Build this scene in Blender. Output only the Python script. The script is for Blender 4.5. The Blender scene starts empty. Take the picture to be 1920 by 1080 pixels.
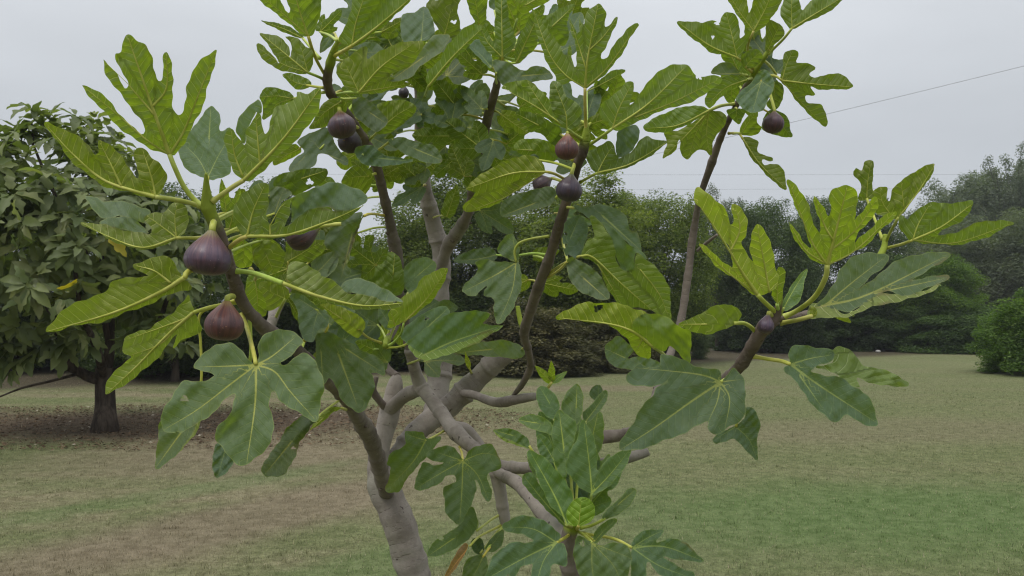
import bpy, math, random
import numpy as np
from mathutils import Vector
from mathutils.geometry import delaunay_2d_cdt

scene = bpy.context.scene
COL = scene.collection
rng = random.Random(7)

# ------------------------------------------------------------------ camera
F = 1493.0                       # focal length in photograph pixels (1920 wide)
CAM_H = 1.3
PITCH = math.atan(60.0 / F)
cam = bpy.data.cameras.new('camera')
cam_ob = bpy.data.objects.new('camera', cam)
COL.objects.link(cam_ob)
cam.sensor_width = 36.0
cam.lens = 36.0 * F / 1920.0
cam.clip_start = 0.05
cam.clip_end = 3000.0
cam.dof.use_dof = True
cam.dof.focus_distance = 1.25
cam.dof.aperture_fstop = 20.0
cam_ob.location = (0, 0, CAM_H)
cam_ob.rotation_euler = (math.pi / 2 + PITCH, 0, 0)
scene.camera = cam_ob

# ------------------------------------------------------------------ sky
SUN_EL, SUN_ROT = math.radians(58), math.radians(215)
world = bpy.data.worlds.new('World')
scene.world = world
world.use_nodes = True
wn, wl = world.node_tree.nodes, world.node_tree.links
wn.clear()
w_out = wn.new('ShaderNodeOutputWorld')
w_bg = wn.new('ShaderNodeBackground')
w_sky = wn.new('ShaderNodeTexSky')
w_sky.sky_type = 'NISHITA'
w_sky.sun_disc = False
w_sky.sun_elevation = SUN_EL
w_sky.sun_rotation = SUN_ROT
w_sky.air_density = 1.0
w_sky.dust_density = 4.0
w_tc = wn.new('ShaderNodeTexCoord')
w_sep = wn.new('ShaderNodeSeparateXYZ')
wl.new(w_tc.outputs['Generated'], w_sep.inputs[0])
# overcast cloud deck: brightness rises towards the zenith (CIE overcast sky)
w_ramp = wn.new('ShaderNodeValToRGB')
e = w_ramp.color_ramp.elements
e[0].position, e[0].color = 0.0, (0.500, 0.525, 0.560, 1)
e[1].position, e[1].color = 1.0, (1.50, 1.52, 1.55, 1)
m_ = e.new(0.18); m_.color = (0.555, 0.585, 0.622, 1)
m_ = e.new(0.42); m_.color = (0.735, 0.765, 0.80, 1)
wl.new(w_sep.outputs['Z'], w_ramp.inputs[0])
w_map = wn.new('ShaderNodeMapping')
w_map.inputs['Scale'].default_value = (1.6, 1.6, 5.0)
wl.new(w_tc.outputs['Generated'], w_map.inputs[0])
w_noise = wn.new('ShaderNodeTexNoise')
w_noise.inputs['Scale'].default_value = 1.3
w_noise.inputs['Detail'].default_value = 4
wl.new(w_map.outputs[0], w_noise.inputs['Vector'])
w_mr = wn.new('ShaderNodeMapRange')
w_mr.inputs['From Min'].default_value = 0.3
w_mr.inputs['From Max'].default_value = 0.7
w_mr.inputs['To Min'].default_value = 0.90
w_mr.inputs['To Max'].default_value = 1.06
wl.new(w_noise.outputs['Fac'], w_mr.inputs[0])
w_mul = wn.new('ShaderNodeVectorMath'); w_mul.operation = 'SCALE'
wl.new(w_ramp.outputs[0], w_mul.inputs[0]); wl.new(w_mr.outputs[0], w_mul.inputs['Scale'])
w_ten = wn.new('ShaderNodeVectorMath'); w_ten.operation = 'SCALE'
w_ten.inputs['Scale'].default_value = 10.0
wl.new(w_mul.outputs[0], w_ten.inputs[0])
w_mix = wn.new('ShaderNodeMix'); w_mix.data_type = 'RGBA'
w_mix.inputs['Factor'].default_value = 0.93
wl.new(w_sky.outputs[0], w_mix.inputs['A'])
wl.new(w_ten.outputs[0], w_mix.inputs['B'])
wl.new(w_mix.outputs['Result'], w_bg.inputs[0])
w_bg.inputs['Strength'].default_value = 0.1
wl.new(w_bg.outputs[0], w_out.inputs[0])

# ------------------------------------------------------------------ sun (veiled)
sun = bpy.data.lights.new('sun', 'SUN')
sun.energy = 1.3
sun.angle = math.radians(24)
sun.color = (1.0, 0.96, 0.9)
sun_ob = bpy.data.objects.new('sun', sun)
COL.objects.link(sun_ob)
sd = Vector((math.cos(SUN_EL) * math.sin(SUN_ROT), math.cos(SUN_EL) * math.cos(SUN_ROT), math.sin(SUN_EL)))
sun_ob.rotation_euler = sd.to_track_quat('Z', 'Y').to_euler()

vs_ = scene.view_settings
vs_.view_transform = 'Standard'
vs_.look = 'None'
vs_.exposure = 0.13
vs_.gamma = 1.0
vs_.use_curve_mapping = False
scene.render.engine = 'CYCLES'
scene.cycles.use_denoising = True
scene.cycles.filter_width = 1.1
scene.cycles.max_bounces = 8
scene.cycles.diffuse_bounces = 4
scene.cycles.transmission_bounces = 4
scene.cycles.caustics_reflective = False
scene.cycles.caustics_refractive = False

# ------------------------------------------------------------------ helpers
CP, SP = math.cos(PITCH), math.sin(PITCH)
def P(px, py, d):
    """A photograph pixel at a depth (metres along the view axis) -> world point."""
    x = (px - 960.0) / F * d
    u = (540.0 - py) / F * d
    return np.array([x, d * CP - u * SP, CAM_H + d * SP + u * CP])

def Parr(p, d):
    x = (p[:, 0] - 960.0) / F * d
    u = (540.0 - p[:, 1]) / F * d
    return np.stack([x, d * CP - u * SP, CAM_H + d * SP + u * CP], 1)

def ground_at(px, py):
    """World point where a pixel's ray meets z = 0."""
    d = 1.0
    a, b = P(px, py, 0.0), P(px, py, 1.0)
    k = a[2] / (a[2] - b[2])
    return a + (b - a) * k

def pts(s):
    return np.array([[float(v) for v in q.split(',')] for q in s.split()])

def link(name, mesh, mat=None, parent=None, loc=None):
    o = bpy.data.objects.new(name, mesh)
    COL.objects.link(o)
    if mat is not None and mesh is not None and not mesh.materials:
        mesh.materials.append(mat)
    if loc is not None:
        o.location = loc
    if parent is not None:
        o.parent = parent
    return o

def empty(name, loc, label=None, cat=None, group=None):
    o = bpy.data.objects.new(name, None)
    COL.objects.link(o)
    o.location = loc
    o.empty_display_size = 0.2
    return tag(o, label, cat, group)

def tag(o, label=None, cat=None, group=None, kind=None):
    if label: o['label'] = label
    if cat: o['category'] = cat
    if group: o['group'] = group
    if kind: o['kind'] = kind
    return o

def np_mesh(name, verts, faces, attrs=None, smooth=True):
    """verts (N,3) array; faces (M,3) or (M,4) int array."""
    me = bpy.data.meshes.new(name)
    verts = np.asarray(verts, dtype=np.float32)
    faces = np.asarray(faces, dtype=np.int32)
    k = faces.shape[1]
    me.vertices.add(len(verts))
    me.vertices.foreach_set('co', verts.ravel())
    me.loops.add(faces.size)
    me.loops.foreach_set('vertex_index', faces.ravel())
    me.polygons.add(len(faces))
    me.polygons.foreach_set('loop_start', np.arange(0, faces.size, k, dtype=np.int32))
    me.polygons.foreach_set('use_smooth', np.full(len(faces), smooth, dtype=bool))
    for an, av in (attrs or {}).items():
        a = me.attributes.new(an, 'FLOAT', 'POINT')
        a.data.foreach_set('value', np.asarray(av, dtype=np.float32))
    me.update(calc_edges=True)
    me.validate()
    return me

def catmull(p, step, closed=False):
    """Resample a polyline (N,k array) as a Catmull-Rom spline; step in units of the first two columns."""
    p = np.asarray(p, dtype=float)
    n = len(p)
    out = []
    segs = n if closed else n - 1
    for i in range(segs):
        if closed:
            a, b, c, d = p[(i - 1) % n], p[i], p[(i + 1) % n], p[(i + 2) % n]
        else:
            b, c = p[i], p[i + 1]
            a = p[i - 1] if i > 0 else 2 * b - c
            d = p[i + 2] if i + 2 < n else 2 * c - b
        L = np.linalg.norm((c - b)[:2])
        m = max(1, int(round(L / step)))
        for j in range(m):
            t = j / m
            out.append(0.5 * ((2 * b) + (c - a) * t + (2 * a - 5 * b + 4 * c - d) * t * t + (3 * b - a - 3 * c + d) * t ** 3))
    if not closed:
        out.append(p[-1])
    return np.array(out)

def inside(poly, q):
    x, y = q[:, 0], q[:, 1]
    res = np.zeros(len(q), bool)
    j = len(poly) - 1
    for i in range(len(poly)):
        xi, yi = poly[i]; xj, yj = poly[j]
        c = ((yi > y) != (yj > y))
        if c.any():
            xx = (xj - xi) * (y - yi) / ((yj - yi) if yj != yi else 1e-9) + xi
            res ^= c & (x < xx)
        j = i
    return res

def seg_dist(q, a, b):
    """distance, parameter and side of points q to segments a->b: (N,M)"""
    ab = b - a
    L2 = (ab ** 2).sum(1) + 1e-9
    d = q[:, None, :] - a[None]
    t = np.clip((d * ab[None]).sum(2) / L2[None], 0, 1)
    r = d - t[..., None] * ab[None]
    dist = np.sqrt((r ** 2).sum(2))
    side = np.sign(ab[None, :, 0] * d[..., 1] - ab[None, :, 1] * d[..., 0])
    return dist, t, side

def tube(points, radii, sides=8, cap=True, rough=0.0, seed=0):
    """points (N,3), radii (N,) -> verts, quad faces (caps closed to a point)."""
    points = np.asarray(points, float)
    radii = np.asarray(radii, float)
    n = len(points)
    tan = np.gradient(points, axis=0)
    tan /= np.linalg.norm(tan, axis=1)[:, None] + 1e-12
    ref = np.array([0.3, 0.2, 0.93]) if abs(tan[0, 2]) < 0.8 else np.array([1.0, 0.1, 0.0])
    nrm = np.cross(tan[0], ref); nrm /= np.linalg.norm(nrm)
    frames = []
    for i in range(n):
        nrm = nrm - tan[i] * nrm.dot(tan[i]); nrm /= np.linalg.norm(nrm) + 1e-12
        frames.append((nrm.copy(), np.cross(tan[i], nrm)))
    ang = np.linspace(0, 2 * math.pi, sides, endpoint=False)
    r_ = np.random.RandomState(seed)
    ph = r_.rand(4) * 6.28
    V = []
    for i in range(n):
        a, b = frames[i]
        rr = radii[i]
        if rough:
            k = 1 + rough * (np.sin(2 * ang + ph[0] + i * 0.11) * 0.6 + np.sin(3 * ang + ph[1] - i * 0.17) * 0.4)
        else:
            k = np.ones(sides)
        V.append(points[i] + (np.cos(ang) * k * rr)[:, None] * a + (np.sin(ang) * k * rr)[:, None] * b)
    V = np.concatenate(V)
    idx = np.arange(n * sides).reshape(n, sides)
    q = np.stack([idx[:-1], np.roll(idx[:-1], -1, 1), np.roll(idx[1:], -1, 1), idx[1:]], -1).reshape(-1, 4)
    tri = np.concatenate([q[:, [0, 1, 2]], q[:, [0, 2, 3]]])
    if cap:
        c0, c1 = len(V), len(V) + 1
        V = np.concatenate([V, points[:1], points[-1:]])
        a = idx[0]; b = idx[-1]
        tri = np.concatenate([tri, np.stack([np.roll(a, -1), a, np.full(sides, c0)], 1), np.stack([b, np.roll(b, -1), np.full(sides, c1)], 1)])
    return V, tri

# ------------------------------------------------------------------ node helper
class Nt:
    def __init__(self, name):
        self.m = bpy.data.materials.new(name)
        self.m.use_nodes = True
        self.n = self.m.node_tree.nodes
        self.l = self.m.node_tree.links
        self.n.clear()
        self.out = self.n.new('ShaderNodeOutputMaterial')
    def put(self, sock, v):
        if hasattr(v, 'is_linked') or isinstance(v, bpy.types.NodeSocket):
            self.l.new(v, sock)
        elif isinstance(v, (tuple, list)) and len(v) == 3 and sock.type == 'RGBA':
            sock.default_value = (*v, 1)
        else:
            sock.default_value = v
    def math(self, op, a, b=0.0, c=None):
        n = self.n.new('ShaderNodeMath'); n.operation = op
        self.put(n.inputs[0], a); self.put(n.inputs[1], b)
        if c is not None: self.put(n.inputs[2], c)
        return n.outputs[0]
    def smooth(self, x, lo, hi, a=0.0, b=1.0):
        n = self.n.new('ShaderNodeMapRange'); n.interpolation_type = 'SMOOTHSTEP'
        self.put(n.inputs['Value'], x)
        self.put(n.inputs['From Min'], lo); self.put(n.inputs['From Max'], hi)
        self.put(n.inputs['To Min'], a); self.put(n.inputs['To Max'], b)
        return n.outputs[0]
    def mix(self, f, a, b, mode='MIX'):
        n = self.n.new('ShaderNodeMix'); n.data_type = 'RGBA'; n.blend_type = mode
        self.put(n.inputs['Factor'], f); self.put(n.inputs['A'], a); self.put(n.inputs['B'], b)
        return n.outputs['Result']
    def noise(self, vec, scale, detail=3, rough=0.5, dim='3D'):
        n = self.n.new('ShaderNodeTexNoise'); n.noise_dimensions = dim
        if vec is not None: self.l.new(vec, n.inputs['Vector'])
        n.inputs['Scale'].default_value = scale; n.inputs['Detail'].default_value = detail
        n.inputs['Roughness'].default_value = rough
        return n.outputs['Fac']
    def attr(self, name):
        n = self.n.new('ShaderNodeAttribute'); n.attribute_name = name
        return n.outputs['Fac']
    def obj(self):
        return self.n.new('ShaderNodeTexCoord').outputs['Object']
    def pos(self):
        return self.n.new('ShaderNodeNewGeometry').outputs['Position']
    def back(self):
        return self.n.new('ShaderNodeNewGeometry').outputs['Backfacing']
    def info(self, s):
        return self.n.new('ShaderNodeObjectInfo').outputs[s]
    def scale(self, vec, s):
        n = self.n.new('ShaderNodeMapping'); self.l.new(vec, n.inputs[0])
        n.inputs['Scale'].default_value = s
        return n.outputs[0]
    def comb(self, x, y, z=0.0):
        n = self.n.new('ShaderNodeCombineXYZ')
        self.put(n.inputs[0], x); self.put(n.inputs[1], y); self.put(n.inputs[2], z)
        return n.outputs[0]
    def bump(self, h, strength=0.3, dist=0.01):
        n = self.n.new('ShaderNodeBump')
        self.put(n.inputs['Height'], h)
        n.inputs['Strength'].default_value = strength; n.inputs['Distance'].default_value = dist
        return n.outputs[0]
    def princ(self, col, rough=0.6, spec=0.4, normal=None, **kw):
        n = self.n.new('ShaderNodeBsdfPrincipled')
        self.put(n.inputs['Base Color'], col)
        self.put(n.inputs['Roughness'], rough)
        self.put(n.inputs['Specular IOR Level'], spec)
        if normal is not None: self.l.new(normal, n.inputs['Normal'])
        for k, v in kw.items(): self.put(n.inputs[k], v)
        return n.outputs[0]
    def transl(self, col, normal=None):
        n = self.n.new('ShaderNodeBsdfTranslucent'); self.put(n.inputs['Color'], col)
        if normal is not None: self.l.new(normal, n.inputs['Normal'])
        return n.outputs[0]
    def mixsh(self, f, a, b):
        n = self.n.new('ShaderNodeMixShader'); self.put(n.inputs[0], f)
        self.l.new(a, n.inputs[1]); self.l.new(b, n.inputs[2])
        return n.outputs[0]
    def done(self, sh):
        self.l.new(sh, self.out.inputs['Surface'])
        return self.m

# ------------------------------------------------------------------ materials
def mat_fig_leaf():
    t = Nt('fig_leaf')
    s, tt, hw, ed = t.attr('vs'), t.attr('vt'), t.attr('vw'), t.attr('edge')
    at = t.math('ABSOLUTE', tt)
    nz = t.noise(t.obj(), 28, 3)
    prim = t.smooth(at, t.math('MULTIPLY', hw, 0.55), t.math('MULTIPLY', hw, 1.25), 1.0, 0.0)
    q = t.math('SUBTRACT', s, t.math('MULTIPLY', at, 0.62))
    q = t.math('ADD', q, t.math('MULTIPLY', t.math('SUBTRACT', nz, 0.5), 0.9))
    q = t.math('ADD', q, t.math('MULTIPLY', t.math('SUBTRACT', t.noise(t.obj(), 11, 2), 0.5), 1.4))
    q = t.math('SUBTRACT', q, t.math('MULTIPLY', t.math('MULTIPLY', at, at), 0.035))
    q = t.math('ADD', t.math('DIVIDE', q, 1.25), t.math('MULTIPLY', t.math('GREATER_THAN', tt, 0.0), 0.45))
    fr = t.math('MULTIPLY', t.math('ABSOLUTE', t.math('SUBTRACT', t.math('FRACT', q), 0.5)), 1.25)
    sec = t.smooth(fr, 0.020, 0.080, 1.0, 0.0)
    sec = t.math('MULTIPLY', sec, t.smooth(at, 0.2, 4.2, 1.0, 0.30))
    vo = t.n.new('ShaderNodeTexVoronoi'); vo.feature = 'DISTANCE_TO_EDGE'
    t.l.new(t.comb(s, tt, 0.0), vo.inputs['Vector']); vo.inputs['Scale'].default_value = 1.9
    ter = t.smooth(vo.outputs['Distance'], 0.0, 0.10, 1.0, 0.0)
    bk = t.back()
    rnd = t.info('Random')
    col = t.info('Color')
    blot = t.noise(t.obj(), 9, 4)
    fine = t.noise(t.obj(), 140, 3)
    # upper side
    up = t.mix(t.smooth(blot, 0.3, 0.7), (0.062, 0.104, 0.052), (0.092, 0.142, 0.080))
    up = t.mix(t.math('MULTIPLY', t.smooth(fine, 0.35, 0.75), 0.35), up, (0.135, 0.185, 0.125))
    up = t.mix(t.math('MULTIPLY', ter, 0.10), up, (0.15, 0.21, 0.09))
    up = t.mix(t.math('MULTIPLY', sec, 0.36), up, (0.22, 0.28, 0.10))
    up = t.mix(t.math('MULTIPLY', prim, 0.85), up, (0.44, 0.47, 0.12))
    # lower side, paler and more yellow
    un = t.mix(t.smooth(blot, 0.3, 0.7), (0.160, 0.202, 0.046), (0.225, 0.272, 0.072))
    un = t.mix(t.math('MULTIPLY', t.smooth(fine, 0.35, 0.75), 0.3), un, (0.185, 0.235, 0.085))
    un = t.mix(t.math('MULTIPLY', ter, 0.16), un, (0.26, 0.32, 0.12))
    un = t.mix(t.math('MULTIPLY', sec, 0.90), un, (0.52, 0.55, 0.25))
    un = t.mix(t.math('MULTIPLY', prim, 0.85), un, (0.52, 0.50, 0.17))
    base = t.mix(bk, up, un)
    base = t.mix(t.math('MULTIPLY', t.smooth(ed, 0.0, 0.16, 1.0, 0.0), 0.45), base, (0.30, 0.34, 0.12))
    # ageing blemishes
    sp = t.smooth(t.noise(t.obj(), 60, 2), 0.70, 0.78)
    base = t.mix(t.math('MULTIPLY', sp, t.math('MULTIPLY', t.smooth(blot, 0.48, 0.62), 0.7)), base, (0.10, 0.075, 0.03))
    hue = t.math('FRACT', t.math('MULTIPLY', rnd, 7.31))
    base = t.mix(1.0, base, t.mix(rnd, (0.80, 0.84, 0.80), (1.16, 1.14, 1.14)), 'MULTIPLY')
    base = t.mix(1.0, base, t.mix(hue, (1.14, 1.0, 0.80), (0.90, 1.0, 1.16)), 'MULTIPLY')
    yel = t.math('MULTIPLY', t.smooth(t.noise(t.obj(), 5, 3), 0.60, 0.75), t.smooth(hue, 0.45, 0.9, 0.6, 0.0))
    base = t.mix(yel, base, (0.24, 0.24, 0.05))
    brn = t.math('MULTIPLY', t.smooth(ed, 0.05, 0.55, 1.0, 0.0), t.smooth(t.noise(t.obj(), 17, 3), 0.60, 0.70))
    base = t.mix(t.math('MULTIPLY', brn, 0.75), base, (0.13, 0.085, 0.035))
    base = t.mix(1.0, base, col, 'MULTIPLY')
    tr = t.mix(t.math('MULTIPLY', sec, 0.35), (0.262, 0.370, 0.022), (0.42, 0.49, 0.07))
    tr = t.mix(t.math('MULTIPLY', prim, 0.7), tr, (0.12, 0.16, 0.02))
    tr = t.mix(1.0, tr, col, 'MULTIPLY')
    h = t.math('SUBTRACT', t.math('MULTIPLY', fine, 0.25), t.math('MULTIPLY', sec, t.math('MULTIPLY_ADD', bk, -1.0, 0.5)))
    h = t.math('SUBTRACT', h, t.math('MULTIPLY', ter, 0.18))
    quilt = t.math('MULTIPLY', t.smooth(fr, 0.0, 0.6), t.math('MULTIPLY_ADD', bk, -1.05, 0.10))
    h = t.math('ADD', h, t.math('MULTIPLY', quilt, 0.9))
    h = t.math('ADD', h, t.math('MULTIPLY', t.noise(t.obj(), 42, 3), 1.3))
    h = t.math('MULTIPLY', h, t.math('MULTIPLY_ADD', bk, 0.5, 0.5))
    nrm = t.bump(h, 0.75, 0.0024)
    rough = t.math('ADD', 0.50, t.math('MULTIPLY', blot, 0.18))
    sh = t.princ(base, rough, 0.45, nrm, **{'Sheen Weight': t.math('MULTIPLY_ADD', bk, -0.14, 0.22), 'Sheen Roughness': 0.45, 'Sheen Tint': (0.80, 0.90, 0.85, 1.0)})
    return t.done(t.mixsh(0.42, sh, t.transl(tr, nrm)))

def mat_stalk():
    t = Nt('leaf_stalk')
    nz = t.noise(t.obj(), 40, 3)
    c = t.mix(t.smooth(nz, 0.3, 0.7), (0.38, 0.42, 0.06), (0.52, 0.53, 0.13))
    c = t.mix(1.0, c, t.info('Color'), 'MULTIPLY')
    return t.done(t.princ(c, 0.5, 0.4, t.bump(nz, 0.2, 0.001), **{'Subsurface Weight': 0.0}))

def mat_bark():
    t = Nt('fig_bark')
    g = t.attr('green')
    age = t.attr('age')
    ln = t.attr('along')
    v = t.obj()
    n1 = t.noise(v, 14, 5, 0.6); n2 = t.noise(v, 90, 4, 0.6)
    pale = t.mix(t.smooth(n1, 0.3, 0.7), (0.190, 0.163, 0.141), (0.315, 0.282, 0.250))
    lich = t.smooth(t.noise(v, 5, 4), 0.55, 0.70)
    pale = t.mix(t.math('MULTIPLY', lich, 0.45), pale, (0.245, 0.255, 0.195))
    dark = t.mix(t.smooth(n1, 0.3, 0.7), (0.062, 0.040, 0.032), (0.125, 0.088, 0.068))
    c = t.mix(age, dark, pale)
    c = t.mix(t.math('MULTIPLY', t.smooth(t.noise(v, 7, 3), 0.50, 0.66), 0.35), c, (0.095, 0.078, 0.064))
    lent = t.smooth(t.noise(t.comb(t.math('MULTIPLY', ln, 150.0), t.math('MULTIPLY', t.noise(v, 30, 2), 7.0), t.math('MULTIPLY', t.noise(v, 9, 2), 6.0)), 1.0, 3), 0.58, 0.74)
    c = t.mix(t.math('MULTIPLY', lent, 0.22), c, (0.095, 0.072, 0.058))
    c = t.mix(t.math('MULTIPLY', t.smooth(n2, 0.55, 0.8), 0.5), c, (0.34, 0.30, 0.26))
    spk = t.smooth(t.noise(v, 55, 2), 0.69, 0.74)
    c = t.mix(t.math('MULTIPLY', spk, 0.75), c, (0.05, 0.038, 0.03))
    c = t.mix(t.math('MULTIPLY', t.attr('ring'), t.math('MULTIPLY', t.math('MULTIPLY_ADD', n2, 0.6, 0.15), t.math('MULTIPLY_ADD', age, -0.6, 1.0))), c, (0.045, 0.034, 0.028))
    c = t.mix(g, c, t.mix(n1, (0.19, 0.25, 0.025), (0.28, 0.34, 0.05)))
    h = t.math('ADD', t.math('MULTIPLY', n1, 0.6), t.math('ADD', t.math('MULTIPLY', n2, 0.5), t.math('MULTIPLY', lent, -0.3)))
    return t.done(t.princ(c, 0.78, 0.25, t.bump(h, 0.7, 0.005)))

def mat_fig():
    t = Nt('ripe_fig_skin')
    u = t.attr('fh')            # 0 at the eye, 1 at the neck
    an = t.attr('fa')           # angle
    st = t.noise(t.comb(t.math('MULTIPLY', an, 9.0), t.math('MULTIPLY', u, 1.5), t.info('Random')), 1.0, 4, 0.6)
    bl = t.noise(t.obj(), 45, 3)
    c = t.mix(t.smooth(st, 0.3, 0.72), (0.042, 0.024, 0.034), (0.100, 0.052, 0.058))
    red = t.mix(t.smooth(st, 0.3, 0.7), (0.110, 0.040, 0.036), (0.190, 0.095, 0.065))
    c = t.mix(t.math('MULTIPLY', t.smooth(t.math('ADD', u, t.math('MULTIPLY', t.math('SUBTRACT', st, 0.5), 0.7)), 0.42, 0.86), t.attr('rip')), c, red)
    c = t.mix(t.smooth(t.math('ADD', u, t.math('MULTIPLY', t.math('SUBTRACT', st, 0.5), 0.30)), 0.80, 1.0), c, (0.24, 0.23, 0.045))
    c = t.mix(t.math('MULTIPLY', t.smooth(bl, 0.25, 0.75), 0.36), c, (0.150, 0.130, 0.175))
    spk = t.smooth(t.noise(t.obj(), 330, 1), 0.71, 0.76)
    c = t.mix(t.math('MULTIPLY', spk, 0.45), c, (0.30, 0.24, 0.20))
    crack = t.smooth(t.noise(t.comb(t.math('MULTIPLY', an, 5.0), t.math('MULTIPLY', u, 3.0), t.info('Random')), 1.0, 2), 0.69, 0.74)
    c = t.mix(t.math('MULTIPLY', t.math('MULTIPLY', crack, t.smooth(u, 0.28, 0.55, 1.0, 0.0)), 0.6), c, (0.28, 0.05, 0.02))
    c = t.mix(1.0, c, t.info('Color'), 'MULTIPLY')
    return t.done(t.princ(c, t.math('ADD', 0.27, t.math('MULTIPLY', bl, 0.25)), 0.55, t.bump(st, 0.22, 0.003)))

def mat_foliage(name, ca, cb, cc, trans=0.3, spec=0.3):
    t = Nt(name)
    r = t.attr('rnd')
    c = t.mix(t.smooth(r, 0.0, 0.7), ca, cb)
    c = t.mix(t.smooth(r, 0.86, 0.99), c, cc)
    big = t.noise(t.pos(), 0.9, 3)
    c = t.mix(1.0, c, t.mix(t.smooth(big, 0.3, 0.7), (0.78, 0.82, 0.80), (1.2, 1.15, 1.05)), 'MULTIPLY')
    c = t.mix(1.0, c, t.info('Color'), 'MULTIPLY')
    tr = t.mix(1.0, c, (1.9, 2.1, 0.8), 'MULTIPLY')
    return t.done(t.mixsh(trans, t.princ(c, 0.55, spec), t.transl(tr)))

def mat_wood(name, a, b):
    t = Nt(name)
    n = t.noise(t.scale(t.obj(), (6, 6, 1.2)), 3, 5, 0.65)
    c = t.mix(t.smooth(n, 0.3, 0.7), a, b)
    return t.done(t.princ(c, 0.9, 0.15, t.bump(n, 0.8, 0.03)))

M_LEAF = mat_fig_leaf()
M_STALK = mat_stalk()
M_BARK = mat_bark()
M_FIG = mat_fig()
M_WOOD = mat_wood('old_bark', (0.030, 0.023, 0.018), (0.095, 0.075, 0.058))
M_FOL_FIG = mat_foliage('orchard_fig_foliage', (0.078, 0.108, 0.036), (0.150, 0.184, 0.070), (0.25, 0.27, 0.14), 0.30, 0.45)
M_FOL_A = mat_foliage('small_leaf_foliage', (0.062, 0.094, 0.022), (0.155, 0.190, 0.048), (0.30, 0.31, 0.12), 0.40)
M_FOL_B = mat_foliage('dark_foliage', (0.032, 0.056, 0.019), (0.070, 0.104, 0.036), (0.14, 0.175, 0.068), 0.32)
M_FOL_C = mat_foliage('grey_green_foliage', (0.075, 0.098, 0.062), (0.125, 0.150, 0.098), (0.17, 0.195, 0.14), 0.32)
M_BRUSH = mat_foliage('dry_brush_foliage', (0.050, 0.052, 0.024), (0.095, 0.092, 0.045), (0.15, 0.13, 0.075), 0.2)

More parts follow.
